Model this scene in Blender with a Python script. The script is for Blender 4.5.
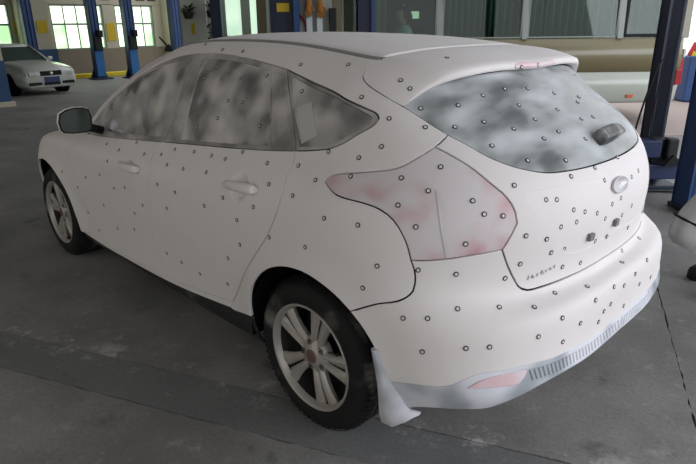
import bpy, bmesh, math, random
import numpy as np
from mathutils import Vector, Matrix
from mathutils.geometry import delaunay_2d_cdt

# ---------------------------------------------------------------- scene, camera, light
for o in list(bpy.data.objects):
    bpy.data.objects.remove(o, do_unlink=True)
SC = bpy.context.scene
COL = SC.collection
random.seed(7)

CAM_LOC = (-1.50055, 2.11395, 1.52593)
CAM_YAW, CAM_PITCH, CAM_ROLL = -0.775190, 0.345022, -0.010458
CAM_F = 579.400                        # focal length in pixels of a 696 wide frame
cam = bpy.data.cameras.new('camera')
cam.sensor_fit = 'HORIZONTAL'
cam.sensor_width = 36.0
cam.lens = 36.0 * CAM_F / 696.0
cam.clip_start, cam.clip_end = 0.05, 200
cam_ob = bpy.data.objects.new('camera', cam)
COL.objects.link(cam_ob)
def _cam_matrix():
    cy, sy, cp, sp = math.cos(CAM_YAW), math.sin(CAM_YAW), math.cos(CAM_PITCH), math.sin(CAM_PITCH)
    f = Vector((cy * cp, sy * cp, -sp)); r = Vector((sy, -cy, 0)); u = r.cross(f)
    c, s = math.cos(CAM_ROLL), math.sin(CAM_ROLL)
    r2, u2 = c * r + s * u, -s * r + c * u
    m = Matrix((r2, u2, -f)).transposed().to_4x4()
    m.translation = Vector(CAM_LOC)
    return m
cam_ob.matrix_world = _cam_matrix()
SC.camera = cam_ob

SC.view_settings.view_transform = 'Standard'
SC.view_settings.look = 'None'
SC.view_settings.gamma = 1.0
SC.view_settings.use_curve_mapping = False
SC.view_settings.exposure = 0.12

W = bpy.data.worlds.new('overcast_sky')
SC.world = W
W.use_nodes = True
_bg = W.node_tree.nodes['Background']
_bg.inputs['Color'].default_value = (0.95, 0.97, 1.0, 1)
_bg.inputs['Strength'].default_value = 1.5

def area_light(name, loc, target, sx, sy, power, color):
    l = bpy.data.lights.new(name, 'AREA')
    l.shape = 'RECTANGLE'; l.size = sx; l.size_y = sy; l.energy = power; l.color = color
    o = bpy.data.objects.new(name, l); COL.objects.link(o)
    o.location = loc
    o.rotation_euler = (Vector(target) - Vector(loc)).to_track_quat('-Z', 'Y').to_euler()
    return o
# daylight through the big workshop doors behind the car
area_light('door_daylight', (-7.2, -4.6, 3.1), (-0.6, -0.3, 0.4), 6.5, 3.6, 335, (0.88, 0.93, 1.0))
# added fill light left of the car
area_light('side_fill', (2.0, 6.6, 2.2), (1.0, 0.8, 0.7), 7.0, 3.0, 52, (1.0, 0.97, 0.92))

# ---------------------------------------------------------------- materials
def nodes_of(m):
    m.use_nodes = True
    nt = m.node_tree
    return nt, nt.nodes['Principled BSDF']
def lin(c):
    return tuple((x / 12.92 if x <= .04045 else ((x + .055) / 1.055) ** 2.4) for x in c)
def rgb(r, g, b):
    return lin((r / 255., g / 255., b / 255.)) + (1.0,)
def mat(name, col, rough=0.6, metal=0.0, spec=0.5, noise=0.0, scale=20.0, bump=0.0, bump_scale=60.0, emit=None, emit_s=0.0, coat=0.0):
    m = bpy.data.materials.new(name)
    nt, b = nodes_of(m)
    b.inputs['Base Color'].default_value = col
    b.inputs['Roughness'].default_value = rough
    b.inputs['Metallic'].default_value = metal
    b.inputs['Specular IOR Level'].default_value = spec
    b.inputs['Coat Weight'].default_value = coat
    tc = nt.nodes.new('ShaderNodeTexCoord')
    if noise:
        n = nt.nodes.new('ShaderNodeTexNoise'); n.inputs['Scale'].default_value = scale; n.inputs['Detail'].default_value = 4
        nt.links.new(tc.outputs['Object'], n.inputs['Vector'])
        mx = nt.nodes.new('ShaderNodeMix'); mx.data_type = 'RGBA'
        mx.inputs['A'].default_value = tuple(max(0, c * (1 - noise)) for c in col[:3]) + (1,)
        mx.inputs['B'].default_value = tuple(min(1, c * (1 + noise)) for c in col[:3]) + (1,)
        nt.links.new(n.outputs['Fac'], mx.inputs['Factor'])
        nt.links.new(mx.outputs['Result'], b.inputs['Base Color'])
    if bump:
        n = nt.nodes.new('ShaderNodeTexNoise'); n.inputs['Scale'].default_value = bump_scale; n.inputs['Detail'].default_value = 5
        nt.links.new(tc.outputs['Object'], n.inputs['Vector'])
        bp = nt.nodes.new('ShaderNodeBump'); bp.inputs['Strength'].default_value = bump; bp.inputs['Distance'].default_value = 0.01
        nt.links.new(n.outputs['Fac'], bp.inputs['Height']); nt.links.new(bp.outputs['Normal'], b.inputs['Normal'])
    if emit:
        b.inputs['Emission Color'].default_value = emit; b.inputs['Emission Strength'].default_value = emit_s
    return m
def dusted(name, base, powder, lo, hi, scale, stretch=(1, 1, 1), r0=0.25, r1=0.8, spec=0.5, detail=3.0, seed=0.0):
    # a surface unevenly dusted with white scanning spray
    m = bpy.data.materials.new(name)
    nt, b = nodes_of(m)
    tc = nt.nodes.new('ShaderNodeTexCoord'); mp = nt.nodes.new('ShaderNodeMapping')
    mp.inputs['Scale'].default_value = stretch; mp.inputs['Location'].default_value = (seed, seed * 1.7, seed * .6)
    n = nt.nodes.new('ShaderNodeTexNoise'); n.inputs['Scale'].default_value = scale; n.inputs['Detail'].default_value = detail; n.inputs['Roughness'].default_value = .45
    cr = nt.nodes.new('ShaderNodeMapRange'); cr.interpolation_type = 'SMOOTHSTEP'
    cr.inputs['From Min'].default_value = lo; cr.inputs['From Max'].default_value = hi
    mx = nt.nodes.new('ShaderNodeMix'); mx.data_type = 'RGBA'
    mx.inputs['A'].default_value = base; mx.inputs['B'].default_value = powder
    nt.links.new(tc.outputs['Object'], mp.inputs['Vector']); nt.links.new(mp.outputs['Vector'], n.inputs['Vector'])
    nt.links.new(n.outputs['Fac'], cr.inputs['Value']); nt.links.new(cr.outputs['Result'], mx.inputs['Factor'])
    nt.links.new(mx.outputs['Result'], b.inputs['Base Color'])
    mr = nt.nodes.new('ShaderNodeMapRange'); mr.inputs['To Min'].default_value = r0; mr.inputs['To Max'].default_value = r1
    nt.links.new(cr.outputs['Result'], mr.inputs['Value']); nt.links.new(mr.outputs['Result'], b.inputs['Roughness'])
    b.inputs['Specular IOR Level'].default_value = spec
    return m

# ---------------------------------------------------------------- mesh helpers
def tag(o, label, cat, group=None, kind=None):
    o['label'] = label
    o['category'] = cat
    if group: o['group'] = group
    if kind: o['kind'] = kind
    return o
def link(o, parent=None):
    COL.objects.link(o)
    if parent is not None: o.parent = parent
    return o
def empty(name, loc=(0, 0, 0), rz=0.0, parent=None):
    o = bpy.data.objects.new(name, None)
    o.empty_display_size = 0.1
    link(o, parent); o.location = loc; o.rotation_euler = (0, 0, rz)
    return o
class MB:
    """collects shapes into one mesh"""
    def __init__(s): s.v = []; s.f = []; s.mi = []; s.cur = 0; s.sm = []
    def add(s, vs, fs, smooth=False):
        k = len(s.v); s.v += [tuple(v) for v in vs]
        for f in fs: s.f.append(tuple(i + k for i in f)); s.mi.append(s.cur); s.sm.append(smooth)
        return s
    def box(s, c, d, rz=0.0, ry=0.0, rx=0.0, bev=0.0):
        x, y, z = (d[0] / 2, d[1] / 2, d[2] / 2)
        M = Matrix.Rotation(rz, 3, 'Z') @ Matrix.Rotation(ry, 3, 'Y') @ Matrix.Rotation(rx, 3, 'X'); c = Vector(c)
        if bev <= 0:
            vs = [Vector((a, b, e)) for e in (-z, z) for a, b in ((-x, -y), (x, -y), (x, y), (-x, y))]
            fs = [(3, 2, 1, 0), (4, 5, 6, 7), (0, 1, 5, 4), (1, 2, 6, 5), (2, 3, 7, 6), (3, 0, 4, 7)]
            return s.add([M @ v + c for v in vs], fs)
        bm = bmesh.new(); bmesh.ops.create_cube(bm, size=1.0)
        for v in bm.verts: v.co = Vector((v.co.x * 2 * x, v.co.y * 2 * y, v.co.z * 2 * z))
        bmesh.ops.bevel(bm, geom=bm.edges[:], offset=bev, segments=2, affect='EDGES', profile=.5)
        bm.verts.index_update()
        vs = [M @ v.co + c for v in bm.verts]; fs = [tuple(v.index for v in f.verts) for f in bm.faces]; bm.free()
        return s.add(vs, fs)
    def tube(s, pts, r, n=8, caps=True, smooth=True):
        pts = [Vector(p) for p in pts]; rings = []
        rr = r if hasattr(r, '__len__') else [r] * len(pts)
        up = Vector((0, 0, 1)); prev = None
        for i, p in enumerate(pts):
            t = (pts[min(i + 1, len(pts) - 1)] - pts[max(i - 1, 0)]).normalized()
            a = prev if prev is not None else (up if abs(t.z) < .9 else Vector((1, 0, 0)))
            a = (a - t * a.dot(t)).normalized(); b = t.cross(a); prev = a
            rings.append([p + (a * math.cos(2 * math.pi * k / n) + b * math.sin(2 * math.pi * k / n)) * rr[i] for k in range(n)])
        vs = [v for R in rings for v in R]; fs = []
        for i in range(len(pts) - 1):
            for k in range(n):
                fs.append((i * n + k, i * n + (k + 1) % n, (i + 1) * n + (k + 1) % n, (i + 1) * n + k))
        s.add(vs, fs, smooth)
        if caps:
            s.add(rings[0], [tuple(range(n))[::-1]]); s.add(rings[-1], [tuple(range(n))])
        return s
    def lathe(s, prof, n=32, M=None, smooth=True, closed=False):
        # profile (radius, height) about local Z
        M = M or Matrix.Identity(4); vs = []; fs = []; m = len(prof)
        for k in range(n):
            a = 2 * math.pi * k / n
            for r, h in prof: vs.append(M @ Vector((r * math.cos(a), r * math.sin(a), h)))
        for k in range(n):
            k2 = (k + 1) % n
            for j in range(m if closed else m - 1):
                j2 = (j + 1) % m
                fs.append((k * m + j, k2 * m + j, k2 * m + j2, k * m + j2))
        return s.add(vs, fs, smooth)
    def prism(s, poly, h0, h1, M=None):
        M = M or Matrix.Identity(4); n = len(poly)
        vs = [M @ Vector((x, y, h0)) for x, y in poly] + [M @ Vector((x, y, h1)) for x, y in poly]
        fs = [tuple(range(n))[::-1], tuple(range(n, 2 * n))] + [(k, (k + 1) % n, (k + 1) % n + n, k + n) for k in range(n)]
        return s.add(vs, fs)
    def loft(s, rings, closed=True, smooth=True, caps=True):
        n = len(rings[0]); vs = [v for R in rings for v in R]; fs = []
        for i in range(len(rings) - 1):
            for k in range(n if closed else n - 1):
                k2 = (k + 1) % n
                fs.append((i * n + k, i * n + k2, (i + 1) * n + k2, (i + 1) * n + k))
        s.add(vs, fs, smooth)
        if caps:
            s.add(rings[0], [tuple(range(n))[::-1]], smooth); s.add(rings[-1], [tuple(range(n))], smooth)
        return s
    def data(s, name, mats):
        me = bpy.data.meshes.new(name)
        me.from_pydata([tuple(v) for v in s.v], [], s.f)
        for m in (mats if isinstance(mats, (list, tuple)) else [mats]): me.materials.append(m)
        me.polygons.foreach_set('material_index', s.mi)
        me.polygons.foreach_set('use_smooth', s.sm)
        me.validate(); me.update()
        bm = bmesh.new(); bm.from_mesh(me)
        bmesh.ops.remove_doubles(bm, verts=bm.verts, dist=1e-6)
        bmesh.ops.recalc_face_normals(bm, faces=bm.faces); bm.to_mesh(me); bm.free()
        return me
    def build(s, name, mats, parent=None, loc=None, rot=None):
        o = bpy.data.objects.new(name, s.data(name, mats)); link(o, parent)
        if loc: o.location = loc
        if rot: o.rotation_euler = rot
        return o
def subsurf(o, n=1):
    m = o.modifiers.new('smooth', 'SUBSURF'); m.levels = n; m.render_levels = n
    return o
def copy_tree(o, parent=None):
    c = o.copy(); COL.objects.link(c); c.parent = parent
    for ch in o.children: copy_tree(ch, c)
    return c
# ---------------------------------------------------------------- car surface
def spline_matrix(kn):
    # natural C2 cubic: returns M so that second derivs = M @ y
    n=len(kn); A=np.zeros((n,n)); B=np.zeros((n,n)); h=np.diff(kn)
    A[0,0]=A[-1,-1]=1
    for i in range(1,n-1):
        A[i,i-1]=h[i-1]; A[i,i]=2*(h[i-1]+h[i]); A[i,i+1]=h[i]
        B[i,i-1]=6/h[i-1]; B[i,i]=-6/h[i-1]-6/h[i]; B[i,i+1]=6/h[i]
    return np.linalg.solve(A,B)
class Spl:
    def __init__(s,kn): s.k=np.array(kn,float); s.M=spline_matrix(s.k)
    def w(s,t):
        # weight rows for parameters t
        t=np.clip(np.atleast_1d(np.asarray(t,float)),s.k[0],s.k[-1]); n=len(s.k)
        i=np.clip(np.searchsorted(s.k,t,side='right')-1,0,n-2); h=s.k[i+1]-s.k[i]
        a=(s.k[i+1]-t)/h; b=1-a
        Wt=np.zeros((len(t),n)); r=np.arange(len(t)); Wt[r,i]+=a; Wt[r,i+1]+=b
        Wt+=((a**3-a)*h*h/6)[:,None]*s.M[i]+((b**3-b)*h*h/6)[:,None]*s.M[i+1]
        return Wt
def crv(pts,x):
    # simple 1D spline through (x,y) pairs sorted ascending
    P=sorted(pts); k=[q[0] for q in P]; return Spl(k).w(x)@np.array([q[1] for q in P],float)
NB=.85
SX=[2.65,2.15,1.65,1.14,.72,.33,0.]
RT=[8,22,40,57,73,84,90]; FT=[90,65,38,15]
def sup(t,xs,xc,w,n):
    t=math.radians(t); return xs+(xc-xs)*math.sin(t)**(2/n), w*max(math.cos(t),0)**(2/n) if t<1.5707 else 0.
LINES=[]
def body_line(z_side,y_side,z_rear,rear,z_front=None,front=None,front_pts=None,side_x=None):
    L=[]
    if front_pts: L+=[tuple(p) for p in front_pts]
    else:
        for t,z in zip(FT,z_front): x,y=sup(t,*front); L.append((x,y,z))
    for k,x in enumerate(SX): L.append(((side_x or SX)[k],y_side[k],z_side[k]))
    for t,z in zip(RT,z_rear): x,y=sup(t,*rear); L.append((x,y,z))
    LINES.append(L)
c7=lambda v:[v]*7
body_line(c7(.17),c7(.79),c7(.17),(-.15,-.60,.77,3.0),[.17]*4,(2.72,3.32,.77,2.2))
body_line([.22,.23,.235,.235,.24,.25,.25],c7(.845),c7(.235),(-.15,-.685,.825,3.2),[.21]*4,(2.72,3.40,.83,2.2))
body_line([.32,.32,.32,.32,.33,.35,.36],[.862]*6+[.868],c7(.36),(-.15,-.808,.872,3.4),[.30]*4,(2.72,3.44,.845,2.2))
body_line(c7(.50),[.868,.872,.872,.874,.878,.885,.893],c7(.50),(-.15,-.82,.889,3.2),[.45]*4,(2.72,3.45,.86,2.15))
body_line([.62]*7,[.878,.884,.884,.886,.890,.897,.903],[.62,.62,.625,.635,.64,.64,.64],(-.12,-.816,.897,2.9),[.58]*4,(2.72,3.43,.868,2.1))
body_line([.74]*7,[.878,.886,.889,.890,.893,.898,.903],[.75,.742,.718,.692,.680,.675,.675],(-.12,-.750,.897,2.5),[.68]*4,(2.72,3.40,.868,2.05))
body_line([.855,.86,.865,.875,.90,.925,.94],[.838,.876,.884,.882,.880,.880,.877],[.945,.935,.91,.885,.87,.865,.865],(-.10,-.757,.868,2.45),
   front_pts=[(3.36,0,.74),(3.28,.40,.745),(3.08,.66,.77),(2.88,.77,.81)])
body_line([.955,.945,.965,1.0,1.035,1.065,1.09],[.75,.80,.805,.808,.806,.80,.79],[1.11,1.11,1.10,1.085,1.07,1.062,1.06],(-.06,-.695,.778,2.45),
   front_pts=[(2.42,0,1.0),(2.40,.35,.995),(2.33,.60,.98),(2.27,.70,.965)],side_x=[2.2,2.07,1.65,1.14,.72,.33,0.])
body_line([1.12,1.095,1.15,1.19,1.215,1.23,1.235],[.68,.725,.735,.74,.738,.733,.725],[1.237,1.235,1.23,1.225,1.22,1.22,1.22],(0.0,-.512,.716,2.5),
   front_pts=[(2.05,0,1.20),(2.03,.30,1.195),(1.97,.50,1.17),(1.95,.60,1.15)],side_x=[1.96,1.93,1.62,1.14,.72,.33,0.03])
body_line([1.30,1.27,1.315,1.365,1.383,1.378,1.36],[.61,.655,.652,.640,.633,.63,.628],[1.352,1.347,1.345,1.345,1.345,1.345,1.345],(0.0,-.362,.622,2.5),
   front_pts=[(1.72,0,1.385),(1.71,.25,1.38),(1.68,.45,1.36),(1.66,.55,1.335)],side_x=[1.64,1.60,1.47,1.10,.72,.35,.06])
body_line([1.385,1.372,1.415,1.453,1.461,1.450,1.423],[.55,.585,.572,.557,.552,.55,.55],[1.409,1.405,1.40,1.40,1.40,1.40,1.40],(0.0,-.29,.548,2.5),
   front_pts=[(1.52,0,1.44),(1.51,.22,1.436),(1.49,.40,1.42),(1.47,.50,1.40)],side_x=[1.45,1.40,1.30,1.05,.72,.36,.08])
NET=np.array(LINES).transpose(1,0,2)            # [station, line, xyz]
NS,NL=NET.shape[:2]
# knots by mean chord
d=np.linalg.norm(np.diff(NET[:,2:7],axis=0),axis=2).mean(1); UK=np.concatenate([[0],np.cumsum(d)])
d=np.linalg.norm(np.diff(NET[6:14],axis=1),axis=2).mean(0); VK=np.concatenate([[0],np.cumsum(d)])
UMAX,VMAX=UK[-1],VK[-1]
MIR=np.array([1,-1,1.])
g=4
NETX=np.concatenate([NET[1:g+1][::-1]*MIR,NET,NET[-g-1:-1][::-1]*MIR])
UKX=np.concatenate([-UK[1:g+1][::-1],UK,2*UMAX-UK[-g-1:-1][::-1]])
SU,SV=Spl(UKX),Spl(VK)
ARCH=[(0.0,.318,.372),(2.648,.318,.372)]        # wheel arch centre x, z, opening radius
def flare(P):
    out=P.copy()
    for cx,cz,R in ARCH:
        r=np.hypot(P[:,0]-cx,P[:,2]-cz); up=np.clip((P[:,2]-.25)/.15,0,1)
        m=np.abs(P[:,1])>.7
        out[:,1]+=np.sign(P[:,1])*m*up*.014*np.exp(-np.clip((r-R)/.045,-3,9)**2*.5)
    return out
def surf(u,v,flared=True):
    # u in [0,2*UMAX]: past UMAX is the mirrored right side
    u=np.atleast_1d(np.asarray(u,float)).copy(); v=np.atleast_1d(np.asarray(v,float))
    m=u>UMAX; uu=np.where(m,2*UMAX-u,u)
    P=np.einsum('ki,kj,ijc->kc',SU.w(uu),SV.w(v),NETX)
    P[m]*=MIR
    return flare(P) if flared else P
def nrm(u,v):
    e=1e-3; u=np.atleast_1d(np.asarray(u,float)); v=np.atleast_1d(np.asarray(v,float))
    v0=np.clip(v,e,VMAX-e)
    du=surf(u+e,v0)-surf(u-e,v0); dv=surf(u,v0+e)-surf(u,v0-e)
    n=np.cross(du,dv); n/=np.linalg.norm(n,axis=1,keepdims=True)+1e-12
    return n
# ---------------------------------------------------------------- end surface
CURVES = {
  'belt_f': [(1.954,0.939),(2.248,0.945),(2.552,0.954),(2.852,0.96)],
  'belt_r': [(2.852,0.96),(3.188,0.961),(3.454,0.962),(3.67,0.969),(3.807,0.978)],
  'belt_q': [(3.807,0.978),(3.878,0.983),(3.953,0.989),(4.055,0.998),(4.173,1.024),(4.262,1.062),(4.344,1.11),(4.366,1.138),(4.362,1.157),(4.312,1.179),(4.06,1.226),(3.813,1.267),(3.634,1.308)],
  'top_r': [(3.634,1.308),(3.493,1.325),(3.298,1.347),(3.088,1.365),(2.874,1.374)],
  'top_f': [(2.874,1.374),(2.723,1.372),(2.472,1.352),(2.292,1.315),(2.072,1.245),(1.932,1.165),(1.857,1.08),(1.857,1.0),(1.892,0.955),(1.954,0.939)],
  'bwin': [(2.852,0.96),(2.937,1.168),(2.874,1.374)],
  'cwin': [(3.807,0.978),(3.737,1.138),(3.634,1.308)],
  'shut': [(4.263,1.444),(4.197,1.389),(4.199,1.338),(4.266,1.298),(4.364,1.258),(4.474,1.202),(4.532,1.157),(4.599,1.083)],
  'glassbot': [(4.599,1.083),(4.642,1.047),(4.687,1.007),(4.752,0.978),(4.831,0.961),(4.887,0.955),(4.987,0.955),(5.119,0.957),(5.221,0.958)],
  'lamp_in': [(4.53,1.03),(4.609,0.973),(4.668,0.925),(4.718,0.889),(4.745,0.856),(4.755,0.829)],
  'lamp_in2': [(4.755,0.829),(4.739,0.796),(4.722,0.764)],
  'tgside': [(4.722,0.764),(4.754,0.719),(4.784,0.681),(4.802,0.656)],
  'tgbot': [(4.802,0.656),(4.818,0.643),(4.841,0.634),(4.889,0.636),(5.012,0.643),(5.184,0.65),(5.329,0.651)],
  'lamp_top': [(4.064,0.872),(4.072,0.885),(4.135,0.9),(4.249,0.913),(4.333,0.928),(4.385,0.941),(4.425,0.962),(4.468,0.99),(4.53,1.03)],
  'lamp_bot': [(4.722,0.764),(4.682,0.756),(4.63,0.744),(4.574,0.728),(4.509,0.712),(4.47,0.705)],
  'lamp_front': [(4.47,0.705),(4.454,0.741),(4.43,0.774),(4.396,0.804),(4.351,0.823),(4.295,0.83),(4.201,0.833),(4.148,0.839),(4.102,0.854),(4.064,0.872)],
  'bumpline': [(4.47,0.705),(4.483,0.677),(4.484,0.641),(4.474,0.614),(4.431,0.58),(4.331,0.545),(4.218,0.496)],
  'bumpbot': [(4.294,0.263),(4.393,0.285),(4.455,0.294),(4.508,0.305),(4.569,0.336),(4.615,0.356),(4.661,0.361),(4.694,0.361),(4.771,0.363),(4.951,0.353),(5.064,0.351),(5.171,0.345)],
  'reflector': [(4.58,0.307),(4.624,0.333),(4.678,0.346),(4.736,0.348),(4.805,0.343),(4.771,0.304),(4.723,0.305),(4.658,0.306)],
  'line_c': [(3.807,0.978),(3.819,0.942),(3.817,0.881),(3.831,0.819),(3.826,0.757),(3.78,0.673),(3.723,0.6),(3.541,0.365),(3.434,0.246)],
  'line_b': [(2.852,0.96),(2.811,0.913),(2.808,0.86),(2.824,0.798),(2.806,0.621),(2.76,0.414),(2.765,0.292),(2.802,0.189)],
  'g_front': [(2.035,0.982),(1.982,1.083),(2.071,1.192),(2.26,1.266),(2.512,1.323),(2.729,1.337),(2.854,1.339),(2.909,1.193),(2.868,0.986),(2.591,0.983)],
  'g_rear': [(3.003,0.98),(3.025,1.156),(2.99,1.332),(3.102,1.336),(3.323,1.319),(3.537,1.292),(3.607,1.169),(3.653,0.989),(3.451,0.982)],
  'g_div': [(3.559,1.288),(3.631,1.279),(3.782,0.995),(3.669,0.989)],
  'g_quarter': [(3.678,1.279),(3.826,1.24),(4.082,1.202),(4.292,1.161),(4.333,1.139),(4.308,1.109),(4.2,1.057),(4.051,1.02),(3.932,1.009),(3.821,0.999)],
  'label': [(3.761,1.152),(3.836,1.184),(3.911,1.048),(3.826,1.009)],
  'wiper': [(5.44,1.008),(5.808,0.994)],
  'emblem': [(5.373,0.877)],
  'letters': [(4.825,0.678),(4.949,0.705)],
  'plate_sq': [(5.112,0.761),(5.343,0.769)],
  'handle_r': [(3.461,0.793),(3.709,0.799)],
  'handle_f': [(2.489,0.76),(2.733,0.775)],
  'plate': [(4.788,0.904),(5.439,0.923),(4.835,0.847)],
  'arch_r': [(3.586,0.122),(3.585,0.188),(3.592,0.249),(3.607,0.304),(3.63,0.355),(3.659,0.404),(3.694,0.448),(3.734,0.487),(3.778,0.521),(3.826,0.548),(3.878,0.567),(3.936,0.577),(3.997,0.578),(4.059,0.57),(4.117,0.555),(4.167,0.534),(4.206,0.507),(4.236,0.474),(4.257,0.434),(4.272,0.388),(4.282,0.332),(4.292,0.271),(4.311,0.214),(4.341,0.164),(4.379,0.112)],
  'arch_f': [(0.921,0.158),(0.922,0.223),(0.927,0.285),(0.938,0.34),(0.955,0.389),(0.979,0.432),(1.007,0.472),(1.038,0.509),(1.076,0.542),(1.123,0.564),(1.177,0.573),(1.233,0.572),(1.29,0.565),(1.347,0.553),(1.403,0.538),(1.456,0.518),(1.506,0.492),(1.55,0.458),(1.588,0.416),(1.62,0.374),(1.646,0.333),(1.665,0.292),(1.677,0.249),(1.681,0.197),(1.678,0.13)],
  'whitebot': [(1.725,0.155),(2.054,0.127),(2.373,0.132),(2.656,0.146),(2.925,0.166),(3.184,0.19),(3.41,0.208),(3.588,0.223)],
  'valbot': [(4.307,0.161),(4.41,0.167),(4.561,0.195),(4.678,0.193),(4.766,0.224),(4.874,0.256),(5.006,0.266),(5.173,0.257)],
  'recess': [(5.359,0.907),(5.274,0.911),(5.104,0.915),(4.957,0.91),(4.859,0.906),(4.802,0.901),(4.785,0.894),(4.811,0.869),(4.88,0.817),(4.94,0.768),(4.989,0.737),(5.055,0.729),(5.194,0.735),(5.34,0.74)],
  'lensline': [(4.511,0.896),(4.533,0.819),(4.568,0.733)],
  'arch_body': [(3.588,0.223),(3.599,0.279),(3.618,0.332),(3.644,0.381),(3.676,0.426),(3.713,0.467),(3.754,0.503),(3.799,0.534),(3.849,0.557),(3.903,0.572),(3.961,0.578),(4.022,0.576),(4.082,0.565),(4.137,0.548),(4.183,0.525),(4.218,0.496)],
  'arch_bump': [(4.218,0.496),(4.243,0.462),(4.261,0.422),(4.274,0.376),(4.283,0.321),(4.294,0.263)],
  'arch_val': [(4.294,0.263),(4.312,0.214),(4.337,0.17),(4.369,0.126)],
  'arch_front': [(0.921,0.158),(0.923,0.226),(0.928,0.288),(0.939,0.345),(0.958,0.395),(0.983,0.439),(1.013,0.479),(1.046,0.518),(1.087,0.549),(1.138,0.568),(1.195,0.573),(1.254,0.57),(1.313,0.561),(1.371,0.547),(1.428,0.53),(1.481,0.506),(1.53,0.475),(1.572,0.435),(1.607,0.391),(1.637,0.348),(1.659,0.307),(1.674,0.263),(1.681,0.213),(1.679,0.148)],
  'fdbot': [(2.802,0.189),(2.545,0.175),(2.246,0.167),(1.997,0.173),(1.846,0.192)],
  'dfront': [(1.846,0.192),(1.811,0.326),(1.801,0.492),(1.823,0.666),(1.867,0.833),(1.954,0.939)],
  'rdbot': [(3.434,0.246),(3.196,0.223),(2.947,0.201),(2.802,0.189)],
}
MARKS = [(2.855,1.428),(3.086,1.388),(3.13,1.297),(3.064,1.243),(3.204,1.244),(3.316,1.155),(3.267,1.082),(3.112,1.037),(2.583,0.939),(2.438,0.868),(2.988,0.928),(3.161,0.926),(3.268,1.38),(3.698,1.339),(3.994,1.383),(3.522,1.271),(3.347,1.248),(3.422,1.152),(3.572,1.064),(3.76,1.223),(4.269,1.228),(4.409,1.141),(4.345,1.013),(4.023,0.981),(3.521,0.948),(4.546,1.195),(4.534,1.111),(4.706,1.207),(4.645,1.117),(4.847,1.243),(4.773,1.136),(4.73,1.043),(4.998,1.263),(5.017,1.191),(4.88,1.104),(5.04,1.131),(5.169,1.252),(5.276,1.15),(5.112,1.077),(4.988,1.061),(5.405,1.214),(5.647,1.179),(5.579,1.161),(5.431,1.1),(5.575,1.095),(5.273,1.037),(4.405,0.916),(4.526,0.961),(4.487,0.891),(4.614,0.878),(4.707,0.846),(4.65,0.848),(4.467,0.797),(4.611,0.773),(4.493,0.682),(4.601,0.688),(4.752,0.685),(4.794,0.726),(4.746,0.921),(4.862,0.883),(4.908,0.881),(4.99,0.848),(5.055,0.836),(4.933,0.81),(5.011,0.814),(5.141,0.821),(5.22,0.795),(5.281,0.829),(5.39,0.834),(5.435,0.777),(5.283,0.734),(5.174,0.737),(4.792,0.798),(4.875,0.785),(4.909,0.747),(4.973,0.747),(4.985,0.693),(5.093,0.684),(4.831,0.992),(5.014,0.985),(4.998,0.937),(5.175,0.949),(5.228,0.906),(5.467,0.955),(5.532,0.625),(5.431,0.563),(5.555,0.88),(5.657,0.883),(5.453,0.88),(5.553,0.789),(5.578,0.716),(5.736,0.602),(5.578,0.482),(5.45,0.464),(5.642,0.393),(5.507,0.409),(4.947,0.589),(5.106,0.551),(5.129,0.472),(5.264,0.477),(5.351,0.453),(5.26,0.421),(5.215,0.413),(5.386,0.373),(4.94,0.469),(5.052,0.424),(5.191,0.388),(4.838,0.548),(4.723,0.575),(4.412,0.522),(4.491,0.533),(4.593,0.572),(4.444,0.423),(4.583,0.444),(4.658,0.442),(4.837,0.439),(4.966,0.394),(3.313,0.916),(3.423,0.908),(3.69,0.913),(3.858,0.919),(3.996,0.873),(3.322,0.833),(3.746,0.83),(3.894,0.808),(4.242,0.962),(4.213,0.898),(4.405,0.843),(4.115,0.763),(3.683,0.737),(3.575,0.668),(3.583,0.568),(3.782,0.652),(4.006,0.663),(4.365,0.666),(3.478,0.738),(3.477,0.473),(3.426,0.331),(4.297,0.586),(2.719,0.878),(2.883,0.892),(2.357,0.755),(2.215,0.623),(1.988,0.566),(2.381,0.57),(2.526,0.602),(2.91,0.709),(3.076,0.696),(2.975,0.838),(3.128,0.831),(2.174,0.425),(1.882,0.323),(2.71,0.543),(2.591,0.47),(2.299,0.319),(2.531,0.362),(1.995,0.246),(1.6,0.522),(1.816,0.466),(2.26,0.891),(2.876,0.326),(3.021,0.319),(3.187,0.31),(2.972,0.587),(3.328,0.677),(4.283,0.768)]
# ---------------------------------------------------------------- car materials
POWDER = rgb(226, 220, 220)
M_body = mat('powdered_white_paint', POWDER, rough=.58, spec=.35, noise=.035, scale=7)
M_glass = dusted('dusted_window', rgb(106, 105, 105), rgb(206, 201, 198), .24, .76, 7.0, (1, 1, 1.1), r0=.12, r1=.7, detail=1.5)
M_rglass = dusted('dusted_rear_window', rgb(104, 109, 109), rgb(200, 204, 207), .24, .72, 6.5, (1.5, .6, 1.5), r0=.15, r1=.7, seed=3.1, detail=2)
M_frame = dusted('dusted_black_trim', rgb(110, 108, 107), rgb(192, 187, 184), .24, .76, 7.0, r0=.4, r1=.8)
M_lamp = dusted('dusted_red_lens', rgb(200, 158, 164), rgb(212, 205, 208), .26, .58, 7, (1, 1, 1.3), r0=.22, r1=.6, seed=1.3, detail=1.5)
M_reflect = dusted('dusted_reflector', rgb(222, 186, 193), rgb(222, 208, 212), .3, .75, 9, r0=.3, r1=.6)
M_grey = dusted('dusted_grey_plastic', rgb(158, 163, 171), rgb(216, 217, 226), .28, .58, 7, (1, 1, 1), r0=.5, r1=.8, seed=5, detail=1.5)
M_skirt = dusted('dusted_black_sill', rgb(38, 38, 40), rgb(150, 150, 158), .60, .78, 5.5, r0=.5, r1=.8, seed=2)
M_strip = mat('grey_roof_strip', rgb(138, 136, 134), rough=.8)
M_dark = mat('black_plastic', rgb(22, 22, 23), rough=.75, spec=.3)
M_liner = mat('black_wheel_liner', rgb(14, 14, 15), rough=.95, spec=.1)
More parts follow.
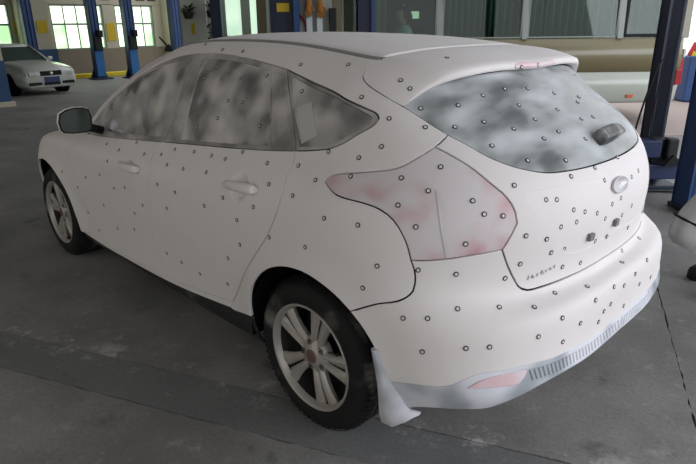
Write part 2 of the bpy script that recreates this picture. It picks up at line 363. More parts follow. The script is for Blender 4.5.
M_tyre = dusted('dusted_tyre_rubber', rgb(28, 28, 29), rgb(120, 118, 116), .54, .80, 6, (1, 2.2, 1), r0=.7, r1=.9, spec=.25, seed=8)
M_alloy = mat('silver_alloy', rgb(172, 167, 162), rough=.42, metal=.35, noise=.08, scale=30)
M_alloy_dark = mat('dark_alloy_barrel', rgb(40, 39, 38), rough=.7, metal=.2)
M_steel = mat('worn_steel', rgb(120, 118, 116), rough=.4, metal=.9)
M_cap = mat('dusty_red_cap', rgb(104, 76, 76), rough=.6)
M_mirror = mat('mirror_glass', rgb(84, 92, 88), rough=.08, metal=1.0)
M_chrome = mat('dusted_chrome', rgb(206, 202, 206), rough=.45, metal=.25)
M_badge = mat('dusted_badge', rgb(188, 190, 199), rough=.5, metal=.2)
M_plug = mat('grey_rubber_plug', rgb(122, 122, 124), rough=.8)
M_paper = mat('pale_window_label', rgb(186, 184, 182), rough=.7)
M_ink = mat('marker_black', rgb(26, 25, 26), rough=.7)
M_dot = mat('marker_white', rgb(214, 209, 208), rough=.7)

# ---------------------------------------------------------------- curved panel builder
def cv(name): return [tuple(q) for q in CURVES[name]]
def rev(c): return list(c)[::-1]
def smooth_curve(c, step=.018):
    c = np.array(c, float); n = len(c)
    if n < 3: 
        k = max(1, int(np.linalg.norm(c[-1] - c[0]) / step)); return [tuple(c[0] + (c[-1] - c[0]) * i / k) for i in range(k + 1)]
    out = []
    for i in range(n - 1):
        p0, p1, p2, p3 = c[max(i - 1, 0)], c[i], c[i + 1], c[min(i + 2, n - 1)]
        L = np.linalg.norm(p2 - p1); k = max(1, int(L / step))
        m1 = (p2 - p0) * .5; m2 = (p3 - p1) * .5
        # keep tangents in proportion to this segment
        a0 = np.linalg.norm(p1 - p0) + 1e-9; a2 = np.linalg.norm(p3 - p2) + 1e-9
        if i > 0: m1 = ((p1 - p0) / a0 * L + (p2 - p1) ) * .5 if a0 > 1e-6 else p2 - p1
        else: m1 = p2 - p1
        if i < n - 2: m2 = ((p3 - p2) / a2 * L + (p2 - p1)) * .5
        else: m2 = p2 - p1
        for j in range(k):
            t = j / k
            out.append(tuple((2*t**3 - 3*t*t + 1) * p1 + (t**3 - 2*t*t + t) * m1 + (-2*t**3 + 3*t*t) * p2 + (t**3 - t*t) * m2))
    out.append(tuple(c[-1])); return out
def loop(*curves):
    # join smoothed curves end to end into a closed loop of (u, v)
    out = []
    for c in curves:
        for q in smooth_curve(c):
            if not out or math.hypot(q[0] - out[-1][0], q[1] - out[-1][1]) > .004: out.append(q)
    if math.hypot(out[0][0] - out[-1][0], out[0][1] - out[-1][1]) < .004: out.pop()
    return out
def mirror_uv(c): return [(2 * UMAX - a, b) for a, b in c]
def area2(c): return sum(c[i][0] * c[(i + 1) % len(c)][1] - c[(i + 1) % len(c)][0] * c[i][1] for i in range(len(c)))
def inside(pts, poly):
    P = np.asarray(pts); q = np.asarray(poly); c = np.zeros(len(P), bool); j = len(q) - 1
    for i in range(len(q)):
        cond = ((q[i, 1] > P[:, 1]) != (q[j, 1] > P[:, 1]))
        xx = (q[j, 0] - q[i, 0]) * (P[:, 1] - q[i, 1]) / (q[j, 1] - q[i, 1] + 1e-15) + q[i, 0]
        c ^= cond & (P[:, 0] < xx); j = i
    return c
DENTS = []      # (u, v, radius, depth): cupped recesses behind the door handles
def psurf(u, v):
    P = surf(u, v)
    u = np.atleast_1d(u); v = np.atleast_1d(v)
    for (a, b, r, d) in DENTS:
        uu = np.minimum(np.abs(u - a), np.abs(2 * UMAX - u - a))
        w = np.exp(-((uu ** 2 + (v - b) ** 2) / r ** 2) ** 3)
        if w.max() > .01: P = P - nrm(u, v) * (w * d)[:, None]
    return P
def pnrm(u, v):
    e = 2e-3; v0 = np.clip(np.atleast_1d(v), e, VMAX - e)
    n = np.cross(psurf(u + e, v0) - psurf(u - e, v0), psurf(u, v0 + e) - psurf(u, v0 - e))
    return n / (np.linalg.norm(n, axis=1, keepdims=True) + 1e-12)
def panel_data(outer, holes=(), off=0.0, gap=.0028, roll=.0010, depth=.014, spacing=.032, fine=()):
    loops = [outer if area2(outer) > 0 else outer[::-1]] + [h if area2(h) < 0 else h[::-1] for h in holes]
    pts = []; edges = []; lens = []
    for L in loops:
        k = len(pts); pts += L; edges += [(k + i, k + (i + 1) % len(L)) for i in range(len(L))]; lens.append((k, len(L)))
    B = np.array(pts); lo, hi = B.min(0), B.max(0)
    gx = np.arange(lo[0] + spacing / 2, hi[0], spacing); gy = np.arange(lo[1] + spacing / 2, hi[1], spacing)
    G = np.array([(a, b) for i, a in enumerate(gx) for b in gy])
    for (a, b, r, s) in fine:
        t = np.arange(-r, r, s); G = np.concatenate([G[np.hypot(G[:, 0] - a, G[:, 1] - b) > r], np.array([(a + i, b + j) for i in t for j in t if i * i + j * j < r * r])])
    keep = inside(G, loops[0])
    for h in loops[1:]: keep &= ~inside(G, h)
    G = G[keep]
    if len(G):
        dm = np.full(len(G), 9.)
        for k in range(0, len(B), 1): dm = np.minimum(dm, np.hypot(G[:, 0] - B[k, 0], G[:, 1] - B[k, 1]))
        G = G[dm > .011]
    allp = [Vector(p) for p in pts] + [Vector(g) for g in G]
    ov, oe, of, orig, _, _ = delaunay_2d_cdt(allp, edges, [], 1, 1e-6)
    uv = np.array([tuple(q) for q in ov]); back = {}
    for i, l in enumerate(orig):
        for j in l: back[j] = i
    tris = []
    T3 = np.array([tuple(f) for f in of if len(f) == 3]); cen = uv[T3].mean(1)
    ok = inside(cen, loops[0])
    for h in loops[1:]: ok &= ~inside(cen, h)
    for f in T3[ok].tolist():
        if True:
            a, b, d = uv[f[0]], uv[f[1]], uv[f[2]]
            tris.append(tuple(f) if (b[0]-a[0])*(d[1]-a[1])-(d[0]-a[0])*(b[1]-a[1]) > 0 else tuple(f)[::-1])
    P = psurf(uv[:, 0], uv[:, 1]); N = pnrm(uv[:, 0], uv[:, 1]); P = P + N * off
    V = [p for p in P]; NN = [n for n in N]; F = list(tris)
    if depth > 0:
        for k, n in lens:
            ids = [back[k + i] for i in range(n)]
            Q = P[ids].copy(); Nn = N[ids]
            T = np.roll(Q, -1, 0) - np.roll(Q, 1, 0); inw = np.cross(Nn, T); inw /= np.linalg.norm(inw, axis=1, keepdims=True) + 1e-12
            for j, i in enumerate(ids): V[i] = Q[j] + inw[j] * (gap + roll)
            b1 = len(V)
            for j in range(n): V.append(Q[j] + inw[j] * gap - Nn[j] * roll * .8); x = Nn[j] * .45 - inw[j] * .9; NN.append(x / np.linalg.norm(x))
            b2 = len(V)
            for j in range(n): V.append(Q[j] + inw[j] * (gap + .001) - Nn[j] * depth); NN.append(-inw[j])
            for j in range(n):
                j2 = (j + 1) % n
                F.append((ids[j2], ids[j], b1 + j, b1 + j2)); F.append((b1 + j2, b1 + j, b2 + j, b2 + j2))
    return np.array(V), np.array(NN), F
def mesh_from(name, V, N, F, m):
    me = bpy.data.meshes.new(name); me.from_pydata([tuple(v) for v in V], [], [tuple(int(i) for i in f) for f in F])
    me.materials.append(m); me.polygons.foreach_set('use_smooth', [True] * len(me.polygons)); me.update()
    me.normals_split_custom_set_from_vertices([tuple(n) for n in N])
    return me
def panel(name, outer, m, parent, holes=(), both=False, **kw):
    V, N, F = panel_data(outer, holes, **kw)
    par = parent if isinstance(parent, (list, tuple)) else [parent, parent]
    o = link(bpy.data.objects.new(name, mesh_from(name, V, N, F, m)), par[0])
    if not both: return o
    k = np.array([1, -1, 1.])
    o2 = link(bpy.data.objects.new(name, mesh_from(name, V * k, N * k, [f[::-1] for f in F], m)), par[1])
    return o, o2

# ---------------------------------------------------------------- the hatchback
car = empty('hatchback_car')
tag(car, 'white powder-sprayed hatchback car covered with small round scanning markers', 'car')
RU = UMAX - 5.4946          # offset of the rear stations along the skin
FU = UK[4] - 1.424
HR = (.5 * (CURVES['handle_r'][0][0] + CURVES['handle_r'][1][0]), CURVES['handle_r'][0][1] + .004)
HF = (.5 * (CURVES['handle_f'][0][0] + CURVES['handle_f'][1][0]) - .0, CURVES['handle_f'][0][1] + .006)
DENTS += [(HR[0] - .01, HR[1], .050, .020), (HF[0] - .01, HF[1], .050, .020)]

FD = loop(cv('belt_f'), cv('line_b'), cv('fdbot'), cv('dfront'))
front_door = panel('front_door', FD, M_body, car, both=True, fine=[(HF[0] - .01, HF[1], .085, .008)])
RD = loop(cv('belt_r'), cv('line_c'), cv('rdbot'), rev(cv('line_b')))
rear_door = panel('rear_door', RD, M_body, car, both=True, fine=[(HR[0] - .01, HR[1], .085, .008)])
A_U = 1.30 + FU
BS = loop(cv('belt_q'), cv('top_r'), cv('top_f'), [CURVES['top_f'][-1], (1.75 + FU, .945), (A_U, .965)], [(A_U, .965), (A_U, 1.2), (A_U, VMAX)],
          [(A_U, VMAX), CURVES['shut'][0]], cv('shut'), [CURVES['shut'][-1], CURVES['lamp_top'][-1]], rev(cv('lamp_top')), rev(cv('lamp_front')),
          cv('bumpline'), rev(cv('arch_body')), [CURVES['whitebot'][-1], CURVES['whitebot'][-2], CURVES['line_c'][-1]], rev(cv('line_c')))
body_side = panel('body_side', BS, M_body, car, both=True, spacing=.028)
SI = loop(cv('whitebot')[:-1], [CURVES['whitebot'][-2], CURVES['line_c'][-1]], cv('rdbot'), cv('fdbot'), [CURVES['fdbot'][-1], CURVES['whitebot'][0]])
panel('sill', SI, M_body, car, both=True, gap=.0012)
w0, w1 = CURVES['whitebot'][0], CURVES['whitebot'][-1]
SK = loop(cv('whitebot'), [w1, (w1[0] + .01, .03)], [(w1[0] + .01, .03), (w0[0], .03)], [(w0[0], .03), w0])
panel('side_skirt', SK, M_skirt, car, both=True, off=-.004, depth=.01)
# front end
af = cv('arch_front')
k1 = 6
FE = loop(cv('dfront'), [CURVES['dfront'][-1], (1.75 + FU, .945), (1.45 + FU, .885), (.95, .80)], [(.95, .80), (.99, .62), af[k1]], af[k1:], [af[-1], CURVES['whitebot'][0], CURVES['fdbot'][-1]])
panel('front_fender', FE, M_body, car, both=True)
FBt = [(0, .60), (.5, .60), (.99, .62)]
half = smooth_curve(FBt) + smooth_curve([FBt[-1], af[k1]])[1:] + rev(smooth_curve(af[:k1 + 1]))[1:]
low = [(af[0][0], .03), (.5, .03), (0, .03)]
FBl = half + smooth_curve([half[-1], low[0]])[1:] + smooth_curve(low)[1:]
front_bumper = panel('front_bumper', FBl + [], M_body, car, both=True, gap=.0)
HL = loop([(.50, .605), (.99, .625)], [(.99, .625), (.95, .795)], [(.95, .795), (.60, .775), (.40, .70)], [(.40, .70), (.50, .605)])
panel('headlight', HL, M_glass, car, both=True)
GR = loop([(0, .605), (.49, .605)], [(.49, .605), (.39, .70), (.6, .785)], [(.6, .785), (0, .77)], [(0, .77), (0, .605)])
panel('grille', GR, M_dark, car, both=True, gap=0.0)
LG = loop([(0, .22), (.42, .22)], [(.42, .22), (.36, .42)], [(.36, .42), (0, .42)], [(0, .42), (0, .22)])
panel('lower_grille', LG, M_dark, list(front_bumper), both=True, off=.004, gap=0.0, depth=.006)
HO = loop([(0, .775), (.6, .79), (.95, .805)], [(.95, .805), (1.45 + FU, .89), (1.75 + FU, .95)], [(1.75 + FU, .95), (A_U, .968), (.7, .955), (0, .95)], [(0, .95), (0, .775)])
panel('hood', HO, M_body, car, both=True, gap=.0)
WS = loop([(0, .955), (.7, .96), (A_U, .975)], [(A_U, .975), (A_U, 1.2), (A_U, VMAX - .01)], [(A_U, VMAX - .01), (0, VMAX - .01)], [(0, VMAX - .01), (0, .955)])
panel('windshield', WS, M_glass, car, both=True, off=-.003, gap=.0)

# doors: window frames, panes, handles
def shrink(c, k):
    c = np.array(c); m = c.mean(0); return [tuple(m + (q - m) * k) for q in c]
def closed_curve(name):
    c = cv(name); return loop(c + [c[0]])
def poly_loop(name, corners):
    # smooth between the listed corner indices
    c = cv(name); n = len(c); out = []
    for a, b in zip(corners, corners[1:] + [corners[0] + n]): out.append([c[i % n] for i in range(a, b + 1)])
    return loop(*out)
gF = poly_loop('g_front', [0, 6, 8]); gR = poly_loop('g_rear', [0, 2, 5, 7]); gD = poly_loop('g_div', [0, 1, 2, 3]); gQ = poly_loop('g_quarter', [0, 9])
panel('window_frame', loop(cv('belt_f'), cv('bwin'), cv('top_f')), M_frame, list(front_door), holes=[gF], both=True, off=-.003, gap=.001, depth=.008)
panel('window_glass', gF, M_glass, list(front_door), both=True, off=-.008, gap=-.003, depth=.006)
panel('window_frame', loop(cv('belt_r'), cv('cwin'), cv('top_r'), rev(cv('bwin'))), M_frame, list(rear_door), holes=[gR, gD], both=True, off=-.003, gap=.001, depth=.008)
panel('window_glass', gR, M_glass, list(rear_door), both=True, off=-.008, gap=-.003, depth=.006)
panel('window_panel', gD, M_frame, list(rear_door), both=True, off=-.007, gap=-.003, depth=.006)
panel('window_frame', loop(cv('belt_q'), rev(cv('cwin'))), M_frame, list(body_side), holes=[gQ], both=True, off=-.003, gap=.003, depth=.008)
panel('quarter_glass', gQ, M_glass, list(body_side), both=True, off=-.008, gap=-.003, depth=.006)
lb = cv('label')
panel('window_label', loop([lb[0], lb[1]], [lb[1], lb[2]], [lb[2], lb[3]], [lb[3], lb[0]]), M_paper, body_side[0], off=-.0045, gap=0, depth=.002, roll=.0005)

def frame_at(u, v, off=0.0, side=1):
    # point, and axes: along +u (towards the tail on the left), up the skin, outward
    P = psurf(u, v)[0]; n = pnrm(np.array([u]), np.array([v]))[0]
    e = 1e-3; t = surf(u + e, v)[0] - surf(u - e, v)[0]; t /= np.linalg.norm(t); b = np.cross(n, t); P = P + n * off
    return Vector(P), Vector(t), Vector(b), Vector(n)
def basis(P, t, b, n): 
    m = Matrix((t, b, n)).transposed().to_4x4(); m.translation = P; return m
def handle(u, v, door, flip):
    P = Vector(surf(u, v)[0]); n = Vector(nrm(u, v)[0]); e = .01
    t = Vector((surf(u + e, v)[0] - surf(u - e, v)[0])).normalized(); b = n.cross(t); n = t.cross(b)
    rings = []
    for s, w, h, o in [(-.115, .006, .004, -.002), (-.105, .012, .009, .005), (-.08, .017, .013, .014), (-.03, .019, .014, .022), (.03, .020, .014, .025), (.085, .021, .014, .025), (.112, .020, .013, .022), (.118, .014, .008, .020)]:
        c = P + t * s + n * o
        rings.append([c + b * (w * math.cos(a) * (abs(math.cos(a)) ** -.35 if abs(math.cos(a)) > 1e-3 else 1)) + n * (h * math.sin(a)) for a in [2 * math.pi * k / 12 + .13 for k in range(12)]])
    for side, d in ((1, door[0]), (-1, door[1])):
        R = [[Vector((q.x, q.y * side, q.z)) for q in r] for r in rings]
        mb = MB().loft(R); o = mb.build('door_handle', M_body, d); subsurf(o, 1)
        # anchor post of the handle's fixed end
        c = P + t * .100 - n * .004
        mb = MB().loft([[Vector(((c + t * (.016 * math.cos(a)) + b * (.017 * math.sin(a)) + n * hh).x, (c + t * (.016 * math.cos(a)) + b * (.017 * math.sin(a)) + n * hh).y * side, (c + t * (.016 * math.cos(a)) + b * (.017 * math.sin(a)) + n * hh).z)) for a in [2 * math.pi * k / 12 for k in range(12)]] for hh in (0, .022)])
        mb.build('handle_post', M_body, d)
handle(HR[0], HR[1], rear_door, False); handle(HF[0], HF[1], front_door, False)

# lamps, bumper, tailgate
LA = loop(cv('lamp_top'), cv('lamp_in'), cv('lamp_in2'), cv('lamp_bot'), cv('lamp_front'))
lamp = panel('tail_lamp', LA, M_lamp, car, both=True, off=.001, gap=.0018, roll=.003)
ll = smooth_curve(cv('lensline'), .02)
def ribbon(name, pts, w, m, parent, off, both=True):
    V = []; 
    for i, (a, b) in enumerate(pts):
        P, t, bb, n = frame_at(a, b, off); a2, b2 = pts[min(i + 1, len(pts) - 1)]; a1, b1 = pts[max(i - 1, 0)]
        d = Vector(surf(a2, b2)[0] - surf(a1, b1)[0]).normalized(); s = d.cross(n).normalized()
        V += [P + s * w / 2, P - s * w / 2]
    F = [(2 * i, 2 * i + 1, 2 * i + 3, 2 * i + 2) for i in range(len(pts) - 1)]
    for k, par in ((1, parent[0]), (-1, parent[1]))[:2 if both else 1]:
        MB().add([(q.x, q.y * k, q.z) for q in V], F, True).build(name, m, par)
ribbon('lens_ridge', ll, .008, M_chrome, lamp, .0035)
top = smooth_curve(rev(cv('lamp_bot'))) + smooth_curve(cv('tgside'))[1:] + smooth_curve(cv('tgbot') + [(UMAX, CURVES['tgbot'][-1][1])])[1:]
bot = smooth_curve(cv('bumpbot') + [(UMAX, CURVES['bumpbot'][-1][1] - .002)])
lefts = smooth_curve(cv('bumpline')) + smooth_curve(cv('arch_bump'))[1:]
RB = top + rev(mirror_uv(top))[1:] + mirror_uv(lefts)[1:] + mirror_uv(bot)[1:] + rev(bot)[1:] + rev(lefts)[1:-1]
def clean(L):
    out = []
    for q in L:
        if not out or math.hypot(q[0] - out[-1][0], q[1] - out[-1][1]) > .004: out.append(q)
    if math.hypot(out[0][0] - out[-1][0], out[0][1] - out[-1][1]) < .004: out.pop()
    return out
rear_bumper = panel('rear_bumper', clean(RB), M_body, car, spacing=.026)
av = smooth_curve(cv('arch_val'))
vbc = [(a, b) for a, b in cv('valbot')]; vbc = [(av[-1][0], av[-1][1])] + vbc[1:] + [(UMAX, vbc[-1][1] + .004)]
vbs = smooth_curve(vbc)
VA = bot + rev(mirror_uv(bot))[1:] + mirror_uv(av)[1:] + mirror_uv(vbs)[1:] + rev(vbs)[1:] + rev(av)[1:-1]
panel('bumper_valance', clean(VA), M_grey, rear_bumper, off=-.004, gap=.0, roll=.004, depth=.03, spacing=.02)
panel('reflector', closed_curve('reflector'), M_reflect, [rear_bumper, rear_bumper], both=True, off=.002, gap=0, depth=.008, roll=.002, spacing=.02)
bb_ = np.array(bot)
def vtop(u):
    u = u if u <= UMAX else 2 * UMAX - u
    return float(np.interp(u, bb_[:, 0], bb_[:, 1]))
rib_u = np.arange(4.955 + RU, 2 * UMAX - 4.955 - RU, .0205)
for u in rib_u:
    v1 = vtop(u) - .016; v0 = vtop(u) - .062; vs = []
    for (du, dv, h) in [(-.009, 0, -.003), (.009, 0, -.003), (.009, 1, -.003), (-.009, 1, -.003), (-.004, .04, .003), (.004, .04, .003), (.004, .96, .003), (-.004, .96, .003)]:
        vv = v0 + (v1 - v0) * dv; sk = (.5 - dv) * .016 * (1 if u < UMAX else -1)
        q = surf(u + du + sk, vv)[0] + nrm(u, vv)[0] * (h - .003); vs.append(tuple(q))
    MB().add(vs, [(4, 5, 6, 7), (0, 1, 5, 4), (1, 2, 6, 5), (2, 3, 7, 6), (3, 0, 4, 7)]).build('step_rib', M_grey, rear_bumper)

gb = smooth_curve(cv('glassbot') + [(UMAX, CURVES['glassbot'][-1][1])])
tl = smooth_curve([CURVES['shut'][-1], CURVES['lamp_top'][-1]]) + smooth_curve(cv('lamp_in'))[1:] + smooth_curve(cv('lamp_in2'))[1:] + smooth_curve(cv('tgside'))[1:] + smooth_curve(cv('tgbot') + [(UMAX, CURVES['tgbot'][-1][1])])[1:]
TG = gb + rev(mirror_uv(gb))[1:] + mirror_uv(tl)[1:] + rev(tl)[1:-1]
rc = cv('recess'); rc[0] = (UMAX, rc[0][1])
rl = smooth_curve(rc[:7]) + smooth_curve(rc[6:11])[1:] + smooth_curve(rc[10:-1] + [(UMAX, rc[-1][1] + .002)])[1:]
RC = clean(rl + rev(mirror_uv(rl))[1:-1])
tailgate = panel('tailgate', clean(TG), M_body, car, holes=[RC], spacing=.026, gap=.004)
panel('plate_recess', RC, M_body, tailgate, off=-.0022, gap=-.006, depth=.004, roll=.001, spacing=.024)
sh = smooth_curve([CURVES['shut'][-1], CURVES['shut'][-2], CURVES['shut'][-3]])
gt = sh + smooth_curve([sh[-1], (4.63 + RU, 1.245), (4.72 + RU, 1.295), (4.88 + RU, 1.335), (5.1 + RU, 1.355), (UMAX, 1.362)])[1:]
RG = rev(gb) + gt[1:] + rev(mirror_uv(gt))[1:] + mirror_uv(gb)[1:-1]
rear_window = panel('rear_window', clean(RG), M_rglass, tailgate, off=-.002, gap=.0016, depth=.01)

# roof
_dx = NET[4:, -1, :]
def ditch(x):
    P = surf(np.linspace(1.30 + FU, 4.42 + RU, 160), np.full(160, VMAX)); i = np.argsort(P[:, 0])
    return np.interp(x, P[i, 0], P[i, 1]), np.interp(x, P[i, 0], P[i, 2])
def roof_zc(x): return crv([(-.45, 1.366), (-.37, 1.386), (-.25, 1.412), (-.08, 1.437), (.31, 1.4655), (.77, 1.482), (1.23, 1.474), (1.55, 1.435)], x)
def roof_z(x, y):
    yd, zd = ditch(x); zc = roof_zc(x); return zc - (zc - zd) * np.clip(np.abs(y) / yd, 0, 1.2) ** 2.6
def gap_x(y): return -.072 - .028 * (1 - np.clip(np.abs(y) / .55, 0, 1) ** 2)
nx, ny = 44, 30
V = []; F = []
for i in range(nx + 1):
    for j in range(ny + 1):
        t = -1 + 2 * j / ny; y0 = .545 * t
        xf = 1.53 - .10 * abs(t) ** 2.5; xr = gap_x(y0) + .0025
        x = np.array([xf + (xr - xf) * i / nx]); yd, zd = ditch(x); y = t * (yd - .017)
        z = roof_z(x, y) + (.003 if abs(t) < 1 else -.004)
        V.append((float(x[0]), float(y[0]), float(z[0])))
for i in range(nx):
    for j in range(ny): a = i * (ny + 1) + j; F.append((a, a + 1, a + ny + 2, a + ny + 1))
roof = MB().add(V, F, True).build('roof', M_body, car)
m = roof.modifiers.new('thickness', 'SOLIDIFY'); m.thickness = .012; m.offset = 1 if False else -1
for s in (1, -1):
    V = []; F = []; xs = np.linspace(1.42, -.078, 50); yd, zd = ditch(xs)
    for i in range(50):
        for k, (dy, dz) in enumerate(((.004, -.014), (.002, .002), (-.010, .005), (-.021, .005), (-.026, -.004))): V.append((xs[i], s * (yd[i] + dy), zd[i] + dz))
    for i in range(49):
        for k in range(4): a = i * 5 + k; F.append((a, a + 1, a + 6, a + 5))
    MB().add(V, F, True).build('roof_strip', M_strip, car)
# spoiler: from the shut line over the roof edge to the trailing edge
shc = smooth_curve(rev(cv('shut')[:6]), .02)
Aleft = [surf(a, b)[0] for a, b in shc]
Aroof = []
for y in np.linspace(.545, 0, 22)[1:]:
    x = gap_x(y) - .0025; Aroof.append(np.array([x, y, float(roof_z(np.array([x]), np.array([y]))[0]) + .003]))
A = np.array(Aleft + Aroof); sA = np.concatenate([[0], np.cumsum(np.linalg.norm(np.diff(A, axis=0), axis=1))]); sA /= sA[-1]
Bp = np.array([(-.250, .626, 1.270), (-.285, .545, 1.317), (-.335, .435, 1.350), (-.358, .295, 1.362), (-.369, .165, 1.363), (-.374, 0, 1.358)])
kb = np.array([0, .14, .34, .56, .77, 1.0])
NKS = 40; cols = []
ks = np.linspace(0, 1, NKS + 1)
kA = ks ** .8 * 1.0
for k, ka in zip(ks, kA):
    a = np.array([np.interp(ka, sA, A[:, c]) for c in range(3)])
    b = (Spl(kb).w(k) @ Bp)[0]; th = .026 * min(1, k / .25) ** .8
    bt = b + np.array([.004, 0, th]) * 1.0
    ch = bt - a; mid = a + ch * .55; out = np.array([-.15, .75 * max(0, 1 - k * 1.6), .8]); out /= np.linalg.norm(out)
    bul = .020 * min(1, k / .3 + .35) * min(1, np.linalg.norm(ch) / .2)
    col = []
    for t in np.linspace(0, 1, 10): col.append((1 - t) ** 2 * a + 2 * t * (1 - t) * (mid + out * bul) + t * t * bt)
    col.append(bt * .7 + b * .3 + np.array([-.004, 0, 0]) * min(1, k / .2)); col.append(bt * .25 + b * .75 + np.array([-.004, 0, 0]) * min(1, k / .2)); col.append(b)
    nf = np.array([.035, -.012 * max(0, 1 - k * 2), -.004]) * min(1, k / .12); col.append(b + nf); col.append(b + nf * 1.6 + np.array([0, 0, .015 * min(1, k / .2)]))
    cols.append(np.array(col))
full = cols + [c * np.array([1, -1, 1]) for c in cols[-2::-1]]
nc = len(cols[0]); V = [tuple(q) for c in full for q in c]
F = [(i * nc + j, (i + 1) * nc + j, (i + 1) * nc + j + 1, i * nc + j + 1) for i in range(len(full) - 1) for j in range(nc - 1)]
spoiler = MB().add(V, F, True).build('roof_spoiler', M_body, tailgate)
spoiler.data.update()
# high brake light in the trailing edge of the spoiler
rows = []
for y in np.linspace(.150, -.150, 15):
    k = 1 - .23 * abs(y) / .165; b = (Spl(kb).w(k) @ Bp)[0]; e = max(0, (abs(y) - .125) / .025)
    z0, z1 = b[2] + .002, b[2] + .0245 - .007 * e; x0 = b[0]
    rows.append([Vector((x0 + .006, y, z0)), Vector((x0 - .0065, y, z0 + .002)), Vector((x0 - .0055, y, (z0 + z1) / 2)), Vector((x0 - .0025, y, z1)), Vector((x0 + .012, y, z1 + .001))])
MB().loft(rows, closed=False, caps=False).build('brake_light', M_reflect, spoiler)

# rear wiper cover, emblem, badges, plate plugs
def oval(P, t, b, n, rx, ry, hs, mats, name, parent, seg=24):
    mb = MB()
    rings = []
    for (k, h) in hs: rings.append([P + t * (rx * k * math.cos(2 * math.pi * i / seg)) + b * (ry * k * math.sin(2 * math.pi * i / seg)) + n * h for i in range(seg)])
    mb.loft(rings); return mb.build(name, mats, parent)
eu, ev = UMAX + .005, CURVES['emblem'][0][1]
P, t, b, n = frame_at(eu, ev)
em = oval(P, t, b, n, .068, .030, [(1.0, -.004), (1.0, .005), (.95, .008), (.88, .0075), (.86, .005)], M_chrome, 'oval_emblem', tailgate)
# script swirl inside the oval, nearly hidden under the spray
for c0 in ([(-.045, -.004), (-.030, .012), (-.018, .010), (-.022, -.008), (-.032, -.012)], [(-.012, .002), (-.002, .006), (.004, -.006), (.014, .004), (.022, -.006), (.034, .006), (.044, .010)]):
    MB().tube([P + t * x + b * y + n * .0042 for x, y in c0], .0018, 6).build('emblem_script', M_body, em)
# wiper cover
wu, wv = UMAX + .17, CURVES['wiper'][0][1] + .018
P, t, b, n = frame_at(wu, wv)
rings = []
for s, w, h in [(-.115, .022, .034), (-.108, .026, .041), (-.06, .029, .046), (0, .029, .044), (.07, .025, .034), (.13, .019, .018), (.16, .012, .004)]:
    c = P + t * s - n * .002
    rings.append([c + b * (w * x) + n * (h * y) for x, y in ((-1, 0), (-1, .55), (-.85, .88), (-.45, 1), (.45, 1), (.85, .88), (1, .55), (1, 0))])
M_wip = dusted('dusted_wiper_cover', rgb(52, 52, 53), rgb(150, 150, 150), .42, .66, 14, r0=.5, r1=.8, seed=4)
wiper = MB().loft(rings, smooth=False).build('wiper_cover', M_wip, tailgate)
# slanted badge, letters lost under spray
lt = CURVES['letters']
badge = empty('badge', parent=tailgate)
for i in range(7):
    f = (i + .5) / 7; u = lt[0][0] + (lt[1][0] - lt[0][0]) * f; v = lt[0][1] + (lt[1][1] - lt[0][1]) * f + .004
    P, t, b, n = frame_at(u, v); hh = [.015, .010, .010, .012, .009, .009, .010][i]; sl = t * (.35)
    lo = P - b * .010; hi = P + (b + sl) * (hh - .010) * 1.2
    pts = [lo, (lo + hi) / 2 + t * .004, hi] if i % 2 == 0 else [lo + t * .006, lo - t * .004 + b * .005, hi, hi + t * .007 - b * .004, lo + t * .008]
    MB().tube([q + n * .0002 for q in pts], .0032, 6).build('badge_letter', M_badge, badge)
P, t, b, n = frame_at(2 * UMAX - 4.99 - RU, .705)
for i in range(4):
    q = P + t * (i - 1.5) * .026
    MB().tube([q - b * .009 + n * .001, q + b * .012 + t * .005 + n * .001, q + t * .010 + n * .001], .003, 6).build('badge_letter', M_badge, badge)
for (u, v) in CURVES['plate_sq']:
    P, t, b, n = frame_at(u, v)
    mb = MB().box((0, 0, .004), (.030, .026, .014), bev=.002); mb.v = [basis(P, t, b, n) @ Vector(q) for q in mb.v]
    mb.build('plate_plug', M_plug, tailgate)

# door mirrors
mir_prof = [(.0, 1.0), (.03, 1.02), (.07, .93), (.105, .70), (.125, .36), (.130, .05)]
for s, par in ((1, car), (-1, car)):
    c0 = Vector((1.735, .965 * s, 1.052)); rings = []
    shape = [(-.105, -.045), (-.112, .0), (-.098, .045), (-.055, .066), (.0, .074), (.05, .073), (.085, .062), (.097, .030), (.098, -.03), (.090, -.058), (.05, -.068), (-.04, -.068), (-.088, -.060)]
    shape = [(x * .80, z * .95) for x, z in shape]
    tilt = Matrix.Rotation(math.radians(-9) * s, 3, 'Z')
    for d, k in mir_prof: rings.append([c0 + tilt @ Vector((d, -x * k * s + (1 - k) * .03 * -s, z * k * (1 if z > 0 else 1.0))) for x, z in shape])
    mh = MB().loft(rings).build('door_mirror', M_body, par)
    rim = [[c0 + tilt @ Vector((dx, -x * k * s, z * k)) for x, z in shape] for dx, k in ((.004, 1.0), (-.010, .985), (-.012, .94), (-.004, .90))]
    MB().loft(rim, caps=False).build('mirror_rim', M_dark, mh)
    g = [c0 + tilt @ Vector((-.005, -x * .92 * s, z * .92)) for x, z in shape]
    MB().loft([g, [q + Vector((.004, 0, 0)) for q in g]], smooth=False).build('mirror_glass', M_mirror, mh)
    MB().loft([[Vector((1.80, .90 * s, z0)) + Vector((x, 0, 0)) for x, z0 in ((-.035, .985), (.045, .985), (.05, 1.03), (-.03, 1.03))], [Vector((1.86, .79 * s, z0)) + Vector((x, 0, 0)) for x, z0 in ((-.045, .945), (.07, .945), (.06, .99), (-.04, .99))]]).build('mirror_arm', M_dark, mh)
